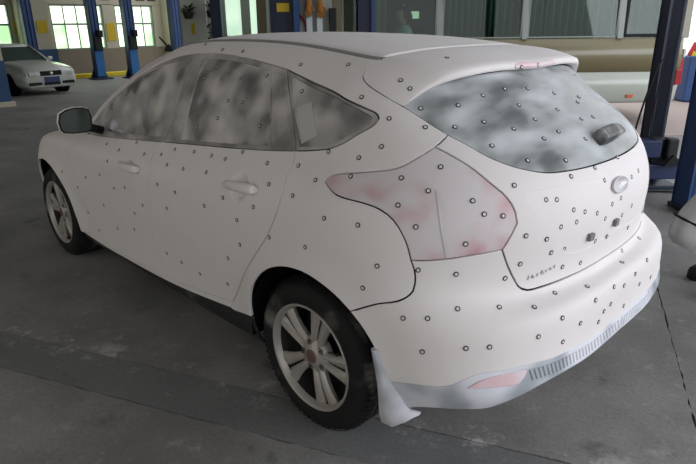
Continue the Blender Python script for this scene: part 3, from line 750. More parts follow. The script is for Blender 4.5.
# short aerial at the front edge of the roof
ab = Vector((1.43, .548, 1.408))
aer = MB().loft([[ab + Vector((x * k * .035 + dx, y * k * .016, h)) for x, y in ((1, 0), (.6, .8), (-.4, 1), (-1, .4), (-1, -.4), (-.4, -1), (.6, -.8))] for k, h, dx in ((1, -.010, 0), (.85, .010, -.004), (.45, .022, -.006), (.2, .026, -.008))]).build('roof_aerial', M_dark, car)
MB().tube([ab + Vector((0, 0, .015)), ab + Vector((.055, .015, .062))], [.006, .004], 6).build('aerial_mast', M_dark, aer)
# inner body shell behind the panel gaps
sb = [(0, .10)] + [(a, max(b, .1)) for a, b in af] + [(af[-1][0], .10)]
ar = cv('arch_r'); sb += [(ar[0][0], .1)] + [(a, max(b, .1 if a < 4.1 else .22)) for a, b in ar] + [(ar[-1][0], .22), (UMAX, .26)]
sb = sb + [(UMAX, VMAX - .07), (4.75 + RU, 1.27), (4.42 + RU, VMAX), (0, VMAX)]
SHL = []
for i in range(len(sb)): SHL += smooth_curve([sb[i], sb[(i + 1) % len(sb)]], .03)[:-1]
SHL = clean(SHL)
panel('body_shell', SHL, M_dark, [car, car], both=True, off=-.018, gap=0, depth=0, spacing=.03)
MB().box((1.45, 0, .21), (3.4, 1.30, .03)).box((1.32, 0, .26), (1.5, 1.5, .07)).build('underbody', M_liner, car)
# wheel housings
for cx, R in ((-.035, .404), (2.648, .394)):
    for s in (1, -1):
        V = []; F = []; n = 28
        for i in range(n + 1):
            a = math.radians(-6 + 192 * i / n)
            for y in ((.865 if cx < 1 else .865 - .095 * max(0, math.cos(a)) ** .7), .56): V.append((cx + R * math.cos(a), s * y, .306 + R * math.sin(a)))
        F = [(2 * i, 2 * i + 1, 2 * i + 3, 2 * i + 2) for i in range(n)]
        F.append(tuple(2 * i + 1 for i in range(n + 1)))
        MB().add(V, F, True).build('wheel_housing', M_liner, car)
# mudflaps behind the rear wheels: a flange on the arch edge and a flap across the tyre
for s in (1, -1):
    outer = [(-.380, .890, .520), (-.402, .884, .462), (-.424, .872, .405), (-.452, .852, .345), (-.466, .840, .310), (-.478, .830, .296), (-.508, .815, .292)]
    inner = [(-.364, .896, .520), (-.377, .896, .460), (-.388, .892, .400), (-.392, .888, .330), (-.390, .882, .270), (-.394, .876, .235), (-.430, .862, .228)]
    O = [Vector((x, y * s, z)) for x, y, z in outer]; I = [Vector((x, y * s, z)) for x, y, z in inner]
    mid = [(o + i) / 2 + Vector((-.004, .006 * s, 0)) for o, i in zip(O, I)]
    back = [i + Vector((-.008, -.05 * s, .01)) for i in I]
    rows = [[o + Vector((.004, -.012 * s, 0)), o, m_, i, i + Vector((0, -.006 * s, 0)), bk] for o, m_, i, bk in zip(O, mid, I, back)]
    mb = MB().loft(rows, closed=False, caps=False)
    fl = mb.build('mudflap', M_grey, car); m = fl.modifiers.new('thickness', 'SOLIDIFY'); m.thickness = .006; m.offset = 0
# ---------------------------------------------------------------- wheels
def make_wheel(parent):
    w = empty('wheel', parent=parent)          # local Y is the axle, outward +Y
    RX = Matrix.Rotation(-math.pi / 2, 4, 'X')   # lathe z -> +y
    R = .3235; K = .938; KT = .978
    prof = [(.232, .010), (.240, .016), (.262, .022), (.285, .019), (.302, .008), (.3125, -.008), (.3185, -.022)]
    for a in (-.045, -.085, -.125, -.165):
        prof += [(R, a + .012), (R, a - .010), (R - .008, a - .012), (R - .008, a - .018)] if False else [(R, a + .016), (R, a - .008), (R - .007, a - .010), (R - .007, a - .016), (R, a - .018)]
    prof += [(.3185, -.192), (.305, -.208), (.28, -.216), (.245, -.210), (.228, -.200), (.228, .002)]
    prof = [(r * (K + (KT - K) * min(1, max(0, (r - .232) / .085))), y) for r, y in prof]
    ty = MB().lathe(prof, 72, RX, closed=True).build('tyre', M_tyre, w)
    # shoulder blocks of the tread
    sh = MB()
    for i in range(72):
        a = 2 * math.pi * i / 72
        M = Matrix.Rotation(-a, 4, 'Y')
        vs = []
        for r, y, h in ((.306, .0075, 0), (.3195, -.012, 0), (.3235, -.030, 0)):
            for da in (-.011, .011): vs.append(M @ Vector(((r + .0022) * KT * math.cos(da), y + .001, (r + .0022) * KT * math.sin(da))))
        sh.add(vs, [(0, 1, 3, 2), (2, 3, 5, 4), (0, 2, 4), (1, 5, 3)])
    sh.build('shoulder_tread', M_tyre, ty)['kind'] = 'stuff'
    rimp = [(.2285, .004), (.234, .012), (.2345, .018), (.231, .020), (.224, .016), (.219, .006), (.214, -.008)]
    rimp = [(r * K, y) for r, y in rimp]
    rim = MB().lathe(rimp, 64, RX).build('rim', M_alloy, w)
    MB().lathe([(.207, -.006), (.200, -.06), (.196, -.19), (.215, -.20)], 48, RX).build('rim_barrel', M_alloy_dark, rim)
    hub = MB().lathe([(.0, .000), (.034, .000), (.036, -.002), (.040, -.006), (.070, -.010), (.078, -.018), (.078, -.05)], 40, RX).build('hub', M_alloy, w)
    MB().lathe([(.0, .006), (.020, .0055), (.027, .003), (.029, -.002)], 28, RX).build('centre_cap', M_cap, hub)
    # five pairs of spokes
    def spoke(sign):
        # section rows from hub to rim: radius, centre offset, half width, front height, thickness
        rows = [(r * K, o * K, w_ * K, y, t_) for r, o, w_, y, t_ in [(.050, .018, .0165, -.012, .03), (.085, .0200, .0175, -.006, .03), (.12, .0240, .020, -.003, .028), (.16, .0305, .025, -.003, .026), (.195, .0375, .031, -.005, .026), (.221, .0445, .037, -.006, .03)]]
        rings = []
        for r, o, hw, y, th in rows:
            c = o * sign
            rings.append([Vector((c - hw, y - .010, r)), Vector((c - hw * .55, y, r)), Vector((c + hw * .1 * sign, y + .004, r)), Vector((c + hw * .55, y, r)), Vector((c + hw, y - .010, r)), Vector((c + hw * .8, y - th, r)), Vector((c - hw * .8, y - th, r))])
        return MB().loft(rings, smooth=False)
    spd = [spoke(1).data('spoke', M_alloy), spoke(-1).data('spoke', M_alloy)]
    nut = MB().lathe([(0, .0), (.0085, 0), (.0105, -.003), (.0105, -.022)], 6, RX, smooth=False).data('lug_nut', M_steel)
    well = MB().lathe([(.0135, .0012), (.015, .0), (.0155, -.01)], 16, RX).data('nut_well', M_dark)
    for i in range(5):
        a = 2 * math.pi * i / 5
        for d in spd:
            o = link(bpy.data.objects.new('spoke', d), w); o.rotation_euler = (0, a, 0)
        b = a + math.pi / 5
        o = link(bpy.data.objects.new('lug_nut', nut), w); o.location = (.054 * math.sin(b), -.006, .054 * math.cos(b))
        o = link(bpy.data.objects.new('nut_well', well), w); o.location = (.054 * math.sin(b), -.0075, .054 * math.cos(b))
    MB().lathe([(.05, -.085), (.138, -.085), (.138, -.097), (.05, -.097)], 40, RX, closed=True).build('brake_disc', M_steel, w)
    MB().box((.11, -.10, .06), (.05, .05, .13), bev=.008).build('brake_caliper', M_dark, w)
    MB().tube([(-.13, -.012, .12), (-.125, .012, .112)], [.005, .004], 8).build('valve', M_dark, w)
    return w
wh = make_wheel(car)
wspots = [((0, .850, .3115), 0.0, -16), ((2.648, .842, .3115), 0.0, 8), ((0, -.850, .3115), math.pi, 0), ((2.648, -.842, .3115), math.pi, 30)]
for i, (loc, rz, spin) in enumerate(wspots):
    w = wh if i == 0 else copy_tree(wh, car)
    w.location = loc; w.rotation_mode = 'ZYX'; w.rotation_euler = (0, math.radians(spin), rz)

# ---------------------------------------------------------------- scanning markers
def marker_mesh():
    mb = MB(); n = 12; R, r = .0086, .0052
    c = [(math.cos(2 * math.pi * k / n), math.sin(2 * math.pi * k / n)) for k in range(n)]
    mb.add([(x * r, y * r, .0006) for x, y in c], [tuple(range(n))]); mb.cur = 1
    mb.add([(x * r, y * r, .0006) for x, y in c] + [(x * R, y * R, .0006) for x, y in c], [(k, n + k, n + (k + 1) % n, (k + 1) % n) for k in range(n)])
    mb.add([(x * R, y * R, .0006) for x, y in c] + [(x * R, y * R, -.0012) for x, y in c], [(k, n + k, n + (k + 1) % n, (k + 1) % n) for k in range(n)])
    return mb.data('scan_marker', [M_dot, M_ink])
MK = marker_mesh()
MA = np.array(MARKS)
MOFF = np.full(len(MA), .0014)
MOFF[inside(MA, LA)] = .0024
for lp_ in (gF, gR, gD, gQ): MOFF[inside(MA, lp_)] = -.0066
for lp_, q_ in ((clean(RG), -.0006), (RC, -.0022)): MOFF[inside(MA, lp_)] = q_
for i, (u, v) in enumerate(MARKS):
    P, t, b, n = frame_at(u, v, MOFF[i])
    o = link(bpy.data.objects.new('scan_marker', MK), car); o.matrix_world = basis(P, t, b, n)
# markers on the spoiler and brake light
SPV = np.array(full)[:len(full) - 1, :9]
for tgt in ((-.20, .589, 1.350), (-.235, .585, 1.325), (-.235, .375, 1.385)):
    k, j = np.unravel_index(np.linalg.norm(SPV - np.array(tgt), axis=2).argmin(), SPV.shape[:2])
    q = [Vector(full[k][j]), Vector(full[k + 1][j]), Vector(full[k][j + 1])]
    t = (q[1] - q[0]).normalized(); n = (q[2] - q[0]).cross(t).normalized(); n = n if n.z > 0 else -n; b = n.cross(t)
    o = link(bpy.data.objects.new('scan_marker', MK), car); o.matrix_world = basis(q[0] + n * .0012, t, b, n)
for y in (.115, -.005):
    o = link(bpy.data.objects.new('scan_marker', MK), car); o.matrix_world = basis(Vector((-.3795, y, 1.370)), Vector((0, -1, 0)), Vector((.2, 0, .98)), Vector((-.98, 0, .2)))
# ---------------------------------------------------------------- workshop materials
M_wall = mat('old_white_wall', rgb(186, 181, 160), rough=.9, noise=.06, scale=1.5, bump=.1, bump_scale=8)
M_wall_low = mat('stained_lower_wall', rgb(128, 118, 104), rough=.9, noise=.12, scale=2.5)
M_dado = mat('blue_dado_paint', rgb(38, 72, 112), rough=.6, noise=.08, scale=4)
M_ceil = mat('grey_ceiling', rgb(150, 150, 148), rough=.9, noise=.05, scale=1)
M_blue = mat('blue_lift_paint', rgb(30, 66, 118), rough=.45, noise=.12, scale=6)
M_blue2 = mat('bright_blue_paint', rgb(40, 110, 178), rough=.5, noise=.1, scale=6)
M_navy = mat('navy_steel', rgb(20, 32, 58), rough=.5, noise=.1, scale=8)
M_yellow = mat('yellow_paint', rgb(214, 190, 44), rough=.7, noise=.15, scale=5)
M_poster = mat('yellow_notice', rgb(196, 168, 40), rough=.7, noise=.06, scale=10)
M_black = mat('black_rubber', rgb(18, 18, 18), rough=.8)
M_iron = mat('dark_iron', rgb(40, 40, 42), rough=.6, metal=.4)
M_alum = mat('grey_window_frame', rgb(128, 140, 128), rough=.5, metal=.3)
def pane_mat(name, a, b, s):
    m = bpy.data.materials.new(name); nt, bs = nodes_of(m)
    tc = nt.nodes.new('ShaderNodeTexCoord'); n = nt.nodes.new('ShaderNodeTexNoise'); n.inputs['Scale'].default_value = 1.6; n.inputs['Detail'].default_value = 2
    cr = nt.nodes.new('ShaderNodeMapRange'); cr.inputs['From Min'].default_value = .38; cr.inputs['From Max'].default_value = .6
    mx = nt.nodes.new('ShaderNodeMix'); mx.data_type = 'RGBA'; mx.inputs['A'].default_value = a; mx.inputs['B'].default_value = b
    nt.links.new(tc.outputs['Object'], n.inputs['Vector']); nt.links.new(n.outputs['Fac'], cr.inputs['Value']); nt.links.new(cr.outputs['Result'], mx.inputs['Factor'])
    nt.links.new(mx.outputs['Result'], bs.inputs['Emission Color']); bs.inputs['Emission Strength'].default_value = s
    bs.inputs['Base Color'].default_value = (.5, .55, .5, 1); bs.inputs['Roughness'].default_value = .15
    return m
M_pane_w = pane_mat('daylit_pane', rgb(235, 250, 222), rgb(205, 238, 190), 2.2)
M_pane_g = pane_mat('green_daylit_pane', rgb(150, 215, 140), rgb(222, 245, 210), 1.6)
M_pane_p = pane_mat('pale_door_pane', rgb(205, 232, 205), rgb(180, 215, 188), .95)

def floor_mat(name, dark, light, seam=False):
    m = bpy.data.materials.new(name); nt, b = nodes_of(m); L = nt.links.new
    tc = nt.nodes.new('ShaderNodeTexCoord')
    def noise(sc, det, ro=.6):
        n = nt.nodes.new('ShaderNodeTexNoise'); n.inputs['Scale'].default_value = sc; n.inputs['Detail'].default_value = det; n.inputs['Roughness'].default_value = ro
        L(tc.outputs['Object'], n.inputs['Vector']); return n
    def rng(src, a, bb, c=0., d=1.):
        r = nt.nodes.new('ShaderNodeMapRange'); r.interpolation_type = 'SMOOTHSTEP'
        for k, v in (('From Min', a), ('From Max', bb), ('To Min', c), ('To Max', d)): r.inputs[k].default_value = v
        L(src, r.inputs['Value']); return r.outputs['Result']
    def mix(f, A, B):
        x = nt.nodes.new('ShaderNodeMix'); x.data_type = 'RGBA'; L(f, x.inputs['Factor'])
        for k, v in (('A', A), ('B', B)):
            if isinstance(v, tuple): x.inputs[k].default_value = v
            else: L(v, x.inputs[k])
        return x.outputs['Result']
    n1 = noise(1.3, 6, .65); n2 = noise(9, 6, .7); n3 = noise(60, 4, .7); n4 = noise(3.1, 5, .6)
    col = mix(rng(n1.outputs['Fac'], .32, .68), dark, light)
    col = mix(rng(n2.outputs['Fac'], .56, .72, 0, .55), col, tuple(c * 1.45 for c in light[:3]) + (1,))
    col = mix(rng(n4.outputs['Fac'], .60, .72, 0, .65), col, tuple(c * .38 for c in dark[:3]) + (1,))
    col = mix(rng(n3.outputs['Fac'], .35, .75, 0, .35), col, tuple(c * .5 for c in dark[:3]) + (1,))
    if seam:
        sp = nt.nodes.new('ShaderNodeSeparateXYZ'); L(tc.outputs['Object'], sp.inputs['Vector'])
        ad = nt.nodes.new('ShaderNodeMath'); ad.operation = 'ADD'; ad.inputs[1].default_value = -SEAM0; L(sp.outputs['Y'], ad.inputs[0])
        ab = nt.nodes.new('ShaderNodeMath'); ab.operation = 'ABSOLUTE'; L(ad.outputs[0], ab.inputs[0])
        near = rng(ab.outputs[0], .16, .0)
        n5 = noise(5.5, 5, .75); x = nt.nodes.new('ShaderNodeMath'); x.operation = 'MULTIPLY'; L(near, x.inputs[0]); L(rng(n5.outputs['Fac'], .54, .64), x.inputs[1])
        col = mix(x.outputs[0], col, tuple(min(1, c * 1.55) for c in light[:3]) + (1,))
    L(col, b.inputs['Base Color'])
    L(rng(n1.outputs['Fac'], .3, .7, .55, .85), b.inputs['Roughness'])
    bp = nt.nodes.new('ShaderNodeBump'); bp.inputs['Strength'].default_value = .25; bp.inputs['Distance'].default_value = .01
    L(n3.outputs['Fac'], bp.inputs['Height']); L(bp.outputs['Normal'], b.inputs['Normal'])
    b.inputs['Specular IOR Level'].default_value = .35
    return m
SEAM0, SEAM1, SEAMX = .66, .915, -1.09
M_floor = floor_mat('worn_concrete', rgb(116, 114, 113), rgb(147, 145, 143), True)
M_strip_c = floor_mat('patched_concrete', rgb(110, 110, 111), rgb(126, 126, 126), True)
M_joint = mat('dirty_joint', rgb(48, 46, 44), rough=1.0)
M_yard = mat('sunlit_pavement', rgb(160, 146, 141), rough=.9, noise=.08, scale=2)

# ---------------------------------------------------------------- floor of cast slabs
ROT = math.atan2(.415, .91)
fl = MB().box((0, 0, -.075), (64, 60, .07)).build('floor', M_joint, loc=(6, -4, 0), rot=(0, 0, ROT)); fl['kind'] = 'structure'
fl.location = (0, 0, 0)
rnd = random.Random(3)
def jag(p, q, step=.045, amp=.004):
    p, q = Vector(p), Vector(q); n = max(1, int((q - p).length / step)); n = min(n, 200); t = (q - p).normalized(); s = Vector((-t.y, t.x)); out = []
    for i in range(n): out.append(p + (q - p) * i / n + (s * rnd.uniform(-amp, amp) if 0 < i else Vector((0, 0))))
    return out
def slab(x0, x1, y0, y1, m, g=.0026):
    x0 += g; x1 -= g; y0 += g; y1 -= g
    c = jag((x0, y0), (x1, y0)) + jag((x1, y0), (x1, y1)) + jag((x1, y1), (x0, y1)) + jag((x0, y1), (x0, y0))
    MB().prism([(q.x, q.y) for q in c], -.045, 0.0).build('concrete_slab', m, fl)
YS = [-16, -9.0, -4.2, SEAM0, SEAM1, 5.0, 12]
XS = [-9, SEAMX, 4.1, 9.3, 14.5, 26]
for j in range(len(YS) - 1):
    for i in range(len(XS) - 1):
        slab(XS[i], XS[i + 1], YS[j], YS[j + 1], M_strip_c if j == 3 else M_floor)

# ---------------------------------------------------------------- walls, ceiling
def struct(o): o['kind'] = 'structure'; return o
wf = struct(MB().box((18.7, -3.6, 3.4), (.3, 19.0, 2.42)).box((18.7, -3.6, .42), (.3, 19.0, .84)).build('wall_front', M_wall))
MB().box((18.54, -3.6, .42), (.02, 19.0, .82)).build('wall_base_band', M_wall_low, wf)
WIN = [(-1.95, -3.6), (-4.75, -6.4), (-6.8, -8.15)]
edges_ = [5.9] + [e for w in WIN for e in w] + [-13.1]
for i in range(0, len(edges_), 2):
    a, b = edges_[i], edges_[i + 1]
    MB().box((18.7, (a + b) / 2, 1.52), (.3, a - b, 1.37)).build('wall_pier', M_wall, wf)
for k, (a, b) in enumerate(WIN):
    w = struct(MB().box((18.66, (a + b) / 2, .85), (.22, a - b, .05)).box((18.66, (a + b) / 2, 2.16), (.16, a - b, .05)).box((18.66, (a + b) / 2, 1.60), (.12, a - b, .06))
               .box((18.66, a - .02, 1.5), (.16, .05, 1.3)).box((18.66, b + .02, 1.5), (.16, .05, 1.3)).build('window_%d' % (k + 1), M_alum))
    n = 4
    for c in range(n):
        y0 = a - .04 - (a - b - .08) * c / n; y1 = a - .04 - (a - b - .08) * (c + 1) / n
        if c: MB().box((18.66, y0, 1.5), (.07, .035, 1.28)).build('mullion', M_alum, w)
        for z0, z1, up in ((.88, 1.57, 0), (1.63, 2.135, 1)):
            MB().box((18.67, (y0 + y1) / 2, (z0 + z1) / 2), (.012, y0 - y1 - .03, z1 - z0)).build('pane', M_pane_g if (not up and (c * 3 + k) % 4 in (1, 3)) else M_pane_w, w)
struct(MB().box((18.45, -4.15, 2.6), (.5, .85, 3.9)).build('trim_1', M_wall)); 
struct(MB().box((18.40, -4.17, .44), (.62, .95, .88)).build('trim_2', M_dado))
struct(MB().box((18.4, -9.2, 2.3), (.6, 1.5, 4.6)).build('trim_3', M_wall))
struct(MB().box((6.0, 7.2, 2.3), (26, .3, 4.6)).build('wall_left', M_wall))
struct(MB().box((7.1, .9, 4.72), (23.4, 12.8, .2)).build('ceiling', M_ceil))
# painted kerb along the wall foot
tag(MB().box((17.75, -6.0, .065), (.30, 5.2, .13), bev=.02).build('kerb', M_yellow), 'yellow painted kerb along the foot of the window wall', 'kerb')
# notices on the piers
for y, z, h, wd, lab in ((-3.78, 1.52, .36, .22, 'yellow notice left of the blue lift post nearest the white saloon'), (-4.35, 1.53, .36, .30, 'yellow notice on the pillar right of the leftmost blue lift post'), (-6.60, 1.35, .55, .30, 'large yellow notice between the two wide windows'), (-8.42, 1.50, .38, .26, 'small yellow notice right of the last wide window')):
    x = 18.19 if abs(y + 4.35) < .01 else 18.535
    if y < -8.4: x = 18.09; y = -8.62
    n_ = MB().box((0, 0, 0), (.02, wd, h), bev=.003).build('notice', M_poster, loc=(x, y, z)); tag(n_, lab, 'notice', 'yellow notices')
# remains of painted characters above the windows
M_sign = mat('dark_wall_lettering', rgb(58, 58, 52), rough=.8)
lt_ = empty('wall_lettering', (18.53, -7.0, 2.36)); tag(lt_, 'dark painted characters on the wall above the right windows', 'lettering')
for i, y0 in enumerate((1.05, .45, -.25, -.75, -1.15)):
    for (dy, dz, w_, h_) in ((0, .0, .30, .045), (.08, .10, .05, .22), (-.08, .10, .05, .22), (0, .16, .26, .04))[: 4 if i % 2 else 3]:
        MB().box((0, y0 + dy, dz), (.012, w_, h_)).build('stroke', M_sign, lt_)

# ---------------------------------------------------------------- vehicle lift posts
def lift_post(name, label, loc, rz, h=4.2, w=.27, d=.26, lower=None, group=None, carriage=True, cz=1.05, col=None, gusset=True):
    o = empty(name, loc, rz); tag(o, label, 'lift post', group)
    c = MB().box((0, d / 2 - .02, h / 2), (w, .04, h)).box((-w / 2 + .02, 0, h / 2), (.04, d, h)).box((w / 2 - .02, 0, h / 2), (.04, d, h)).box((-w / 2 + .07, -d / 2 + .015, h / 2), (.10, .03, h)).box((w / 2 - .07, -d / 2 + .015, h / 2), (.10, .03, h))
    c.build('column', col or M_blue, o)
    MB().box((0, 0, .02), (w + (.3 if gusset else .04), d + (.25 if gusset else .04), .04), bev=.006).build('base_plate', M_navy, o)
    MB().box((0, .0, h / 2), (w - .10, d - .12, h - .1)).build('inner_rail', M_navy, o)
    for sx in ((-1, 1) if gusset else ()):
        MB().add([(sx * (w / 2), .1, .04), (sx * (w / 2 + .13), .1, .04), (sx * (w / 2), .1, .34), (sx * (w / 2), .07, .04), (sx * (w / 2 + .13), .07, .04), (sx * (w / 2), .07, .34)], [(0, 1, 2), (3, 5, 4), (0, 3, 4, 1), (1, 4, 5, 2)]).build('gusset', M_navy, o)
    if lower: MB().box((0, -d / 2 - .012, lower / 2 + .1), (w * .9, .02, lower)).build('cover_panel', M_blue2, o)
    if carriage:
        MB().box((.0, -d / 2 - .07, cz), (w * .8, .10, .40), bev=.01).build('carriage', M_iron, o)
        MB().box((.06, -d / 2 - .12, cz + .27), (.14, .14, .20), bev=.02).build('lock_box', M_black, o)
    return o
RL = -math.pi / 2 
def face_x(rz=0): return -math.pi / 2      # front of the post towards -x
lift_post('lift_post', 'blue lift post right behind the white saloon', (16.9, -3.55, 0), face_x(), group='blue lift posts', carriage=False)
lift_post('lift_post', 'blue lift post with bright blue foot standing at the yellow kerb', (16.9, -5.36, 0), face_x(), lower=.72, group='blue lift posts')
lift_post('lift_post', 'blue lift post just above the hatchback windscreen pillar', (16.5, -6.26, 0), face_x(), lower=.95, group='blue lift posts')
lift_post('lift_post', 'dark narrow lift post left of the hanging plants', (15.2, -7.1, 0), face_x(), w=.26, d=.26, group='blue lift posts', carriage=False)

# near left pillar
lp = empty('workshop_pillar', (12.2, -1.17, 0)); tag(lp, 'white pillar with blue lower half at the left edge', 'pillar')
MB().box((0, .12, 2.75), (.5, .80, 3.7)).build('upper_shaft', M_wall, lp)
MB().box((0, .12, .50), (.52, .82, .80)).build('blue_lower_part', M_dado, lp)
MB().box((0, .12, .05), (.62, .92, .10)).build('plinth', M_wall, lp)

# ---------------------------------------------------------------- white saloon car
M_sal = mat('white_car_paint', rgb(186, 190, 184), rough=.25, spec=.5, coat=.5)
M_carglass = mat('dark_car_glass', rgb(58, 70, 66), rough=.08)
M_lens = mat('headlight_lens', rgb(205, 210, 205), rough=.15, metal=.3)
M_plateb = mat('blue_plate', rgb(36, 60, 110), rough=.5)
sal = empty('saloon_car', (14.16, -2.68, 0), math.pi + math.radians(12)); sal.scale = (.80, .80, .80); tag(sal, 'old white saloon car parked beyond the hatchback', 'car')
def sec(x, w, zb, zs, zt, tw, crown):
    h = [(0, zb), (w * .82, zb), (w * .97, zb + .10), (w, (zb + zs) / 2), (w * .985, zs), (w * tw, zt), (w * tw * .5, zt + crown * .8), (0, zt + crown)]
    return [Vector((x, y, z)) for y, z in h] + [Vector((x, -y, z)) for y, z in h[-2:0:-1]]
S_ = [(.84, .72, .28, .52, .64, .9, .01), (.80, .80, .22, .56, .70, .92, .015), (.70, .83, .20, .60, .765, .90, .02), (.30, .845, .20, .66, .84, .88, .035), (-.30, .85, .20, .72, .90, .90, .03), (-.75, .85, .20, .78, .95, .92, .02),
      (-1.6, .85, .20, .80, .96, .92, .01), (-2.5, .85, .20, .80, .96, .92, .01), (-3.0, .84, .22, .80, .96, .92, .01), (-3.45, .82, .26, .78, .94, .90, .02), (-3.6, .76, .32, .70, .86, .9, .01)]
MB().loft([sec(*q) for q in S_]).build('body', M_sal, sal)
G_ = [(-.62, .76, .93), (-1.25, .60, 1.36), (-1.6, .58, 1.40), (-2.2, .58, 1.40), (-2.55, .60, 1.35), (-3.05, .74, .93)]
def ghouse(x, w, z): return [Vector((x, y, zz)) for y, zz in ((-w, .90 if z > 1 else z - .02), (-w, z - .02), (-w * .8, z), (0, z + .02), (w * .8, z), (w, z - .02), (w, .90 if z > 1 else z - .02))]
MB().add([(-.55, -.74, .93), (-.55, .74, .93), (-1.22, .58, 1.36), (-1.22, -.58, 1.36), (-.60, -.74, .90), (-.60, .74, .90), (-1.30, .56, 1.30), (-1.30, -.56, 1.30)], [(0, 1, 2, 3), (4, 7, 6, 5), (0, 4, 5, 1), (1, 5, 6, 2), (2, 6, 7, 3), (3, 7, 4, 0)]).build('windscreen', M_carglass, sal)
MB().loft([[Vector((x, y, z)) for y, z in ((-w, zz), (-w * .9, zz + .03), (0, zz + .05), (w * .9, zz + .03), (w, zz), (w * .9, zz - .04), (-w * .9, zz - .04))] for x, w, zz in ((-1.17, .585, 1.345), (-1.6, .60, 1.385), (-2.2, .60, 1.385), (-2.6, .585, 1.335))]).build('roof', M_sal, sal)
for s in (1, -1):
    MB().tube([(-.50, .76 * s, .93), (-1.19, .595 * s, 1.36)], .035, 6).build('windscreen_pillar', M_sal, sal)
    MB().tube([(-3.05, .75 * s, .93), (-2.58, .595 * s, 1.35)], .06, 6).build('rear_pillar', M_sal, sal)
    for x0, x1, t0, t1 in ((-.72, -1.72, -1.30, -1.72), (-1.80, -2.95, -1.80, -2.52)):
        MB().add([(x0, .775 * s, .95), (x1, .775 * s, .95), (t1, .60 * s, 1.33), (t0, .60 * s, 1.33), (x0, .755 * s, .95), (x1, .755 * s, .95), (t1, .58 * s, 1.33), (t0, .58 * s, 1.33)], [(0, 1, 2, 3), (7, 6, 5, 4), (0, 4, 5, 1), (1, 5, 6, 2), (2, 6, 7, 3), (3, 7, 4, 0)]).build('side_window', M_carglass, sal)
    MB().add([(-1.74, .785 * s, .95), (-1.80, .785 * s, .95), (-1.80, .60 * s, 1.34), (-1.74, .60 * s, 1.34)], [(0, 1, 2, 3)]).build('door_pillar', M_black, sal)
    hl = MB().box((.80, .52 * s, .615), (.10, .34, .13), rz=-.16 * s, bev=.02).build('headlight', M_lens, sal)
    MB().box((.79, .725 * s, .61), (.08, .10, .11), rz=-.5 * s, bev=.02).build('indicator', M_lens, sal)
    MB().box((.835, .50 * s, .345), (.05, .40, .085), rz=-.10 * s, bev=.015).build('bumper_vent', M_black, sal)
    MB().box((-.62, .90 * s, .98), (.09, .15, .11), bev=.03).build('wing_mirror', M_sal, sal)
    for x in (0, -2.6):
        RXs = Matrix.Translation((x, s * .71, .30)) @ Matrix.Rotation(-math.pi / 2 * s, 4, 'X')
        wz = MB().lathe([(.0, .09), (.17, .095), (.19, .10), (.215, .105), (.27, .10), (.295, .07), (.30, -.08)], 32, RXs).build('wheel', M_black, sal)
        MB().lathe([(.0, .105), (.09, .10), (.17, .11), (.185, .106)], 24, RXs).build('wheel_cover', M_lens, wz)
        MB().lathe([(.0, .145), (.345, .145), (.345, .0)], 28, RXs).build('wheel_arch', M_liner, sal)
gr = MB().box((.83, 0, .625), (.06, .66, .135), bev=.02).build('grille', M_black, sal)
for k in range(4): MB().box((.865, 0, .58 + k * .03), (.012, .60, .008)).build('grille_bar', M_iron, gr)
MB().lathe([(0, .01), (.045, .01), (.05, 0)], 16, Matrix.Translation((.865, 0, .625)) @ Matrix.Rotation(math.pi / 2, 4, 'Y')).build('round_badge', M_lens, gr)
MB().box((.86, 0, .45), (.03, .46, .16), bev=.006).build('number_plate', M_plateb, sal)
MB().box((.83, 0, .33), (.05, .50, .08), bev=.01).build('air_intake', M_black, sal)

# ---------------------------------------------------------------- back wall with plants and glazed doors
BX, BY = Vector((-.69985, -.71429)), Vector((.71429, -.69985))
BRZ = math.atan2(BX.y, BX.x)
def F2(a, D, z=0.0):
    q = Vector((CAM_LOC[0], CAM_LOC[1])) + BX * a + BY * D
    return (q.x, q.y, z)
wb = struct(MB().box((-3.55, .15, 2.3), (1.10, .3, 4.6)).box((-1.45, .15, 2.3), (1.1, .3, 4.6)).box((-2.5, .15, 3.5), (1.1, .3, 2.2)).build('wall_back', M_wall, loc=F2(0, 15.3), rot=(0, 0, BRZ)))
pl = empty('pier', F2(-3.66, 14.88), BRZ); tag(pl, 'white pier carrying two hanging plant pots', 'pier')
M_pier = mat('pale_pier', rgb(196, 200, 190), rough=.9, noise=.04, scale=2); M_pier2 = mat('grey_wall_shaded_return', rgb(170, 172, 166), rough=.9, noise=.04, scale=2)  # second tone puts shade into the colour of the pier's turned side
MB().box((0, .2, 2.3), (.60, .4, 4.6)).build('pier_face', M_pier, pl)
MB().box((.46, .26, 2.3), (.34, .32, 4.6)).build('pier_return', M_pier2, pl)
M_leaf = mat('dark_leaf', rgb(34, 52, 30), rough=.6, noise=.3, scale=30)
M_pot = mat('black_pot', rgb(40, 34, 32), rough=.8)
def hanging_plant(a, D, z, label, seed):
    o = empty('hanging_plant', F2(a, D, z), BRZ); tag(o, label, 'plant', 'hanging plants on the white pier')
    MB().lathe([(.0, -.16), (.09, -.155), (.125, -.05), (.13, .0), (.115, .0)], 16).build('pot', M_pot, o)
    MB().box((0, .06, .02), (.03, .08, .02)).build('bracket', M_iron, o)
    R_ = random.Random(seed); lm = MB().add([(0, 0, 0), (.018, .05, .01), (0, .13, -.01), (-.018, .05, .01)], [(0, 1, 2, 3)]).data('leaf', M_leaf)
    for k in range(26):
        l = link(bpy.data.objects.new('leaf', lm), o); l.location = (R_.uniform(-.06, .06), R_.uniform(-.06, .06), R_.uniform(-.02, .08))
        l.rotation_euler = (R_.uniform(-.2, 1.1), R_.uniform(-.5, .5), R_.uniform(0, 6.28)); sc = R_.uniform(.9, 1.9); l.scale = (sc, sc, sc)
hanging_plant(-3.74, 14.72, 1.83, 'hanging plant pot on the left part of the white pier', 4)
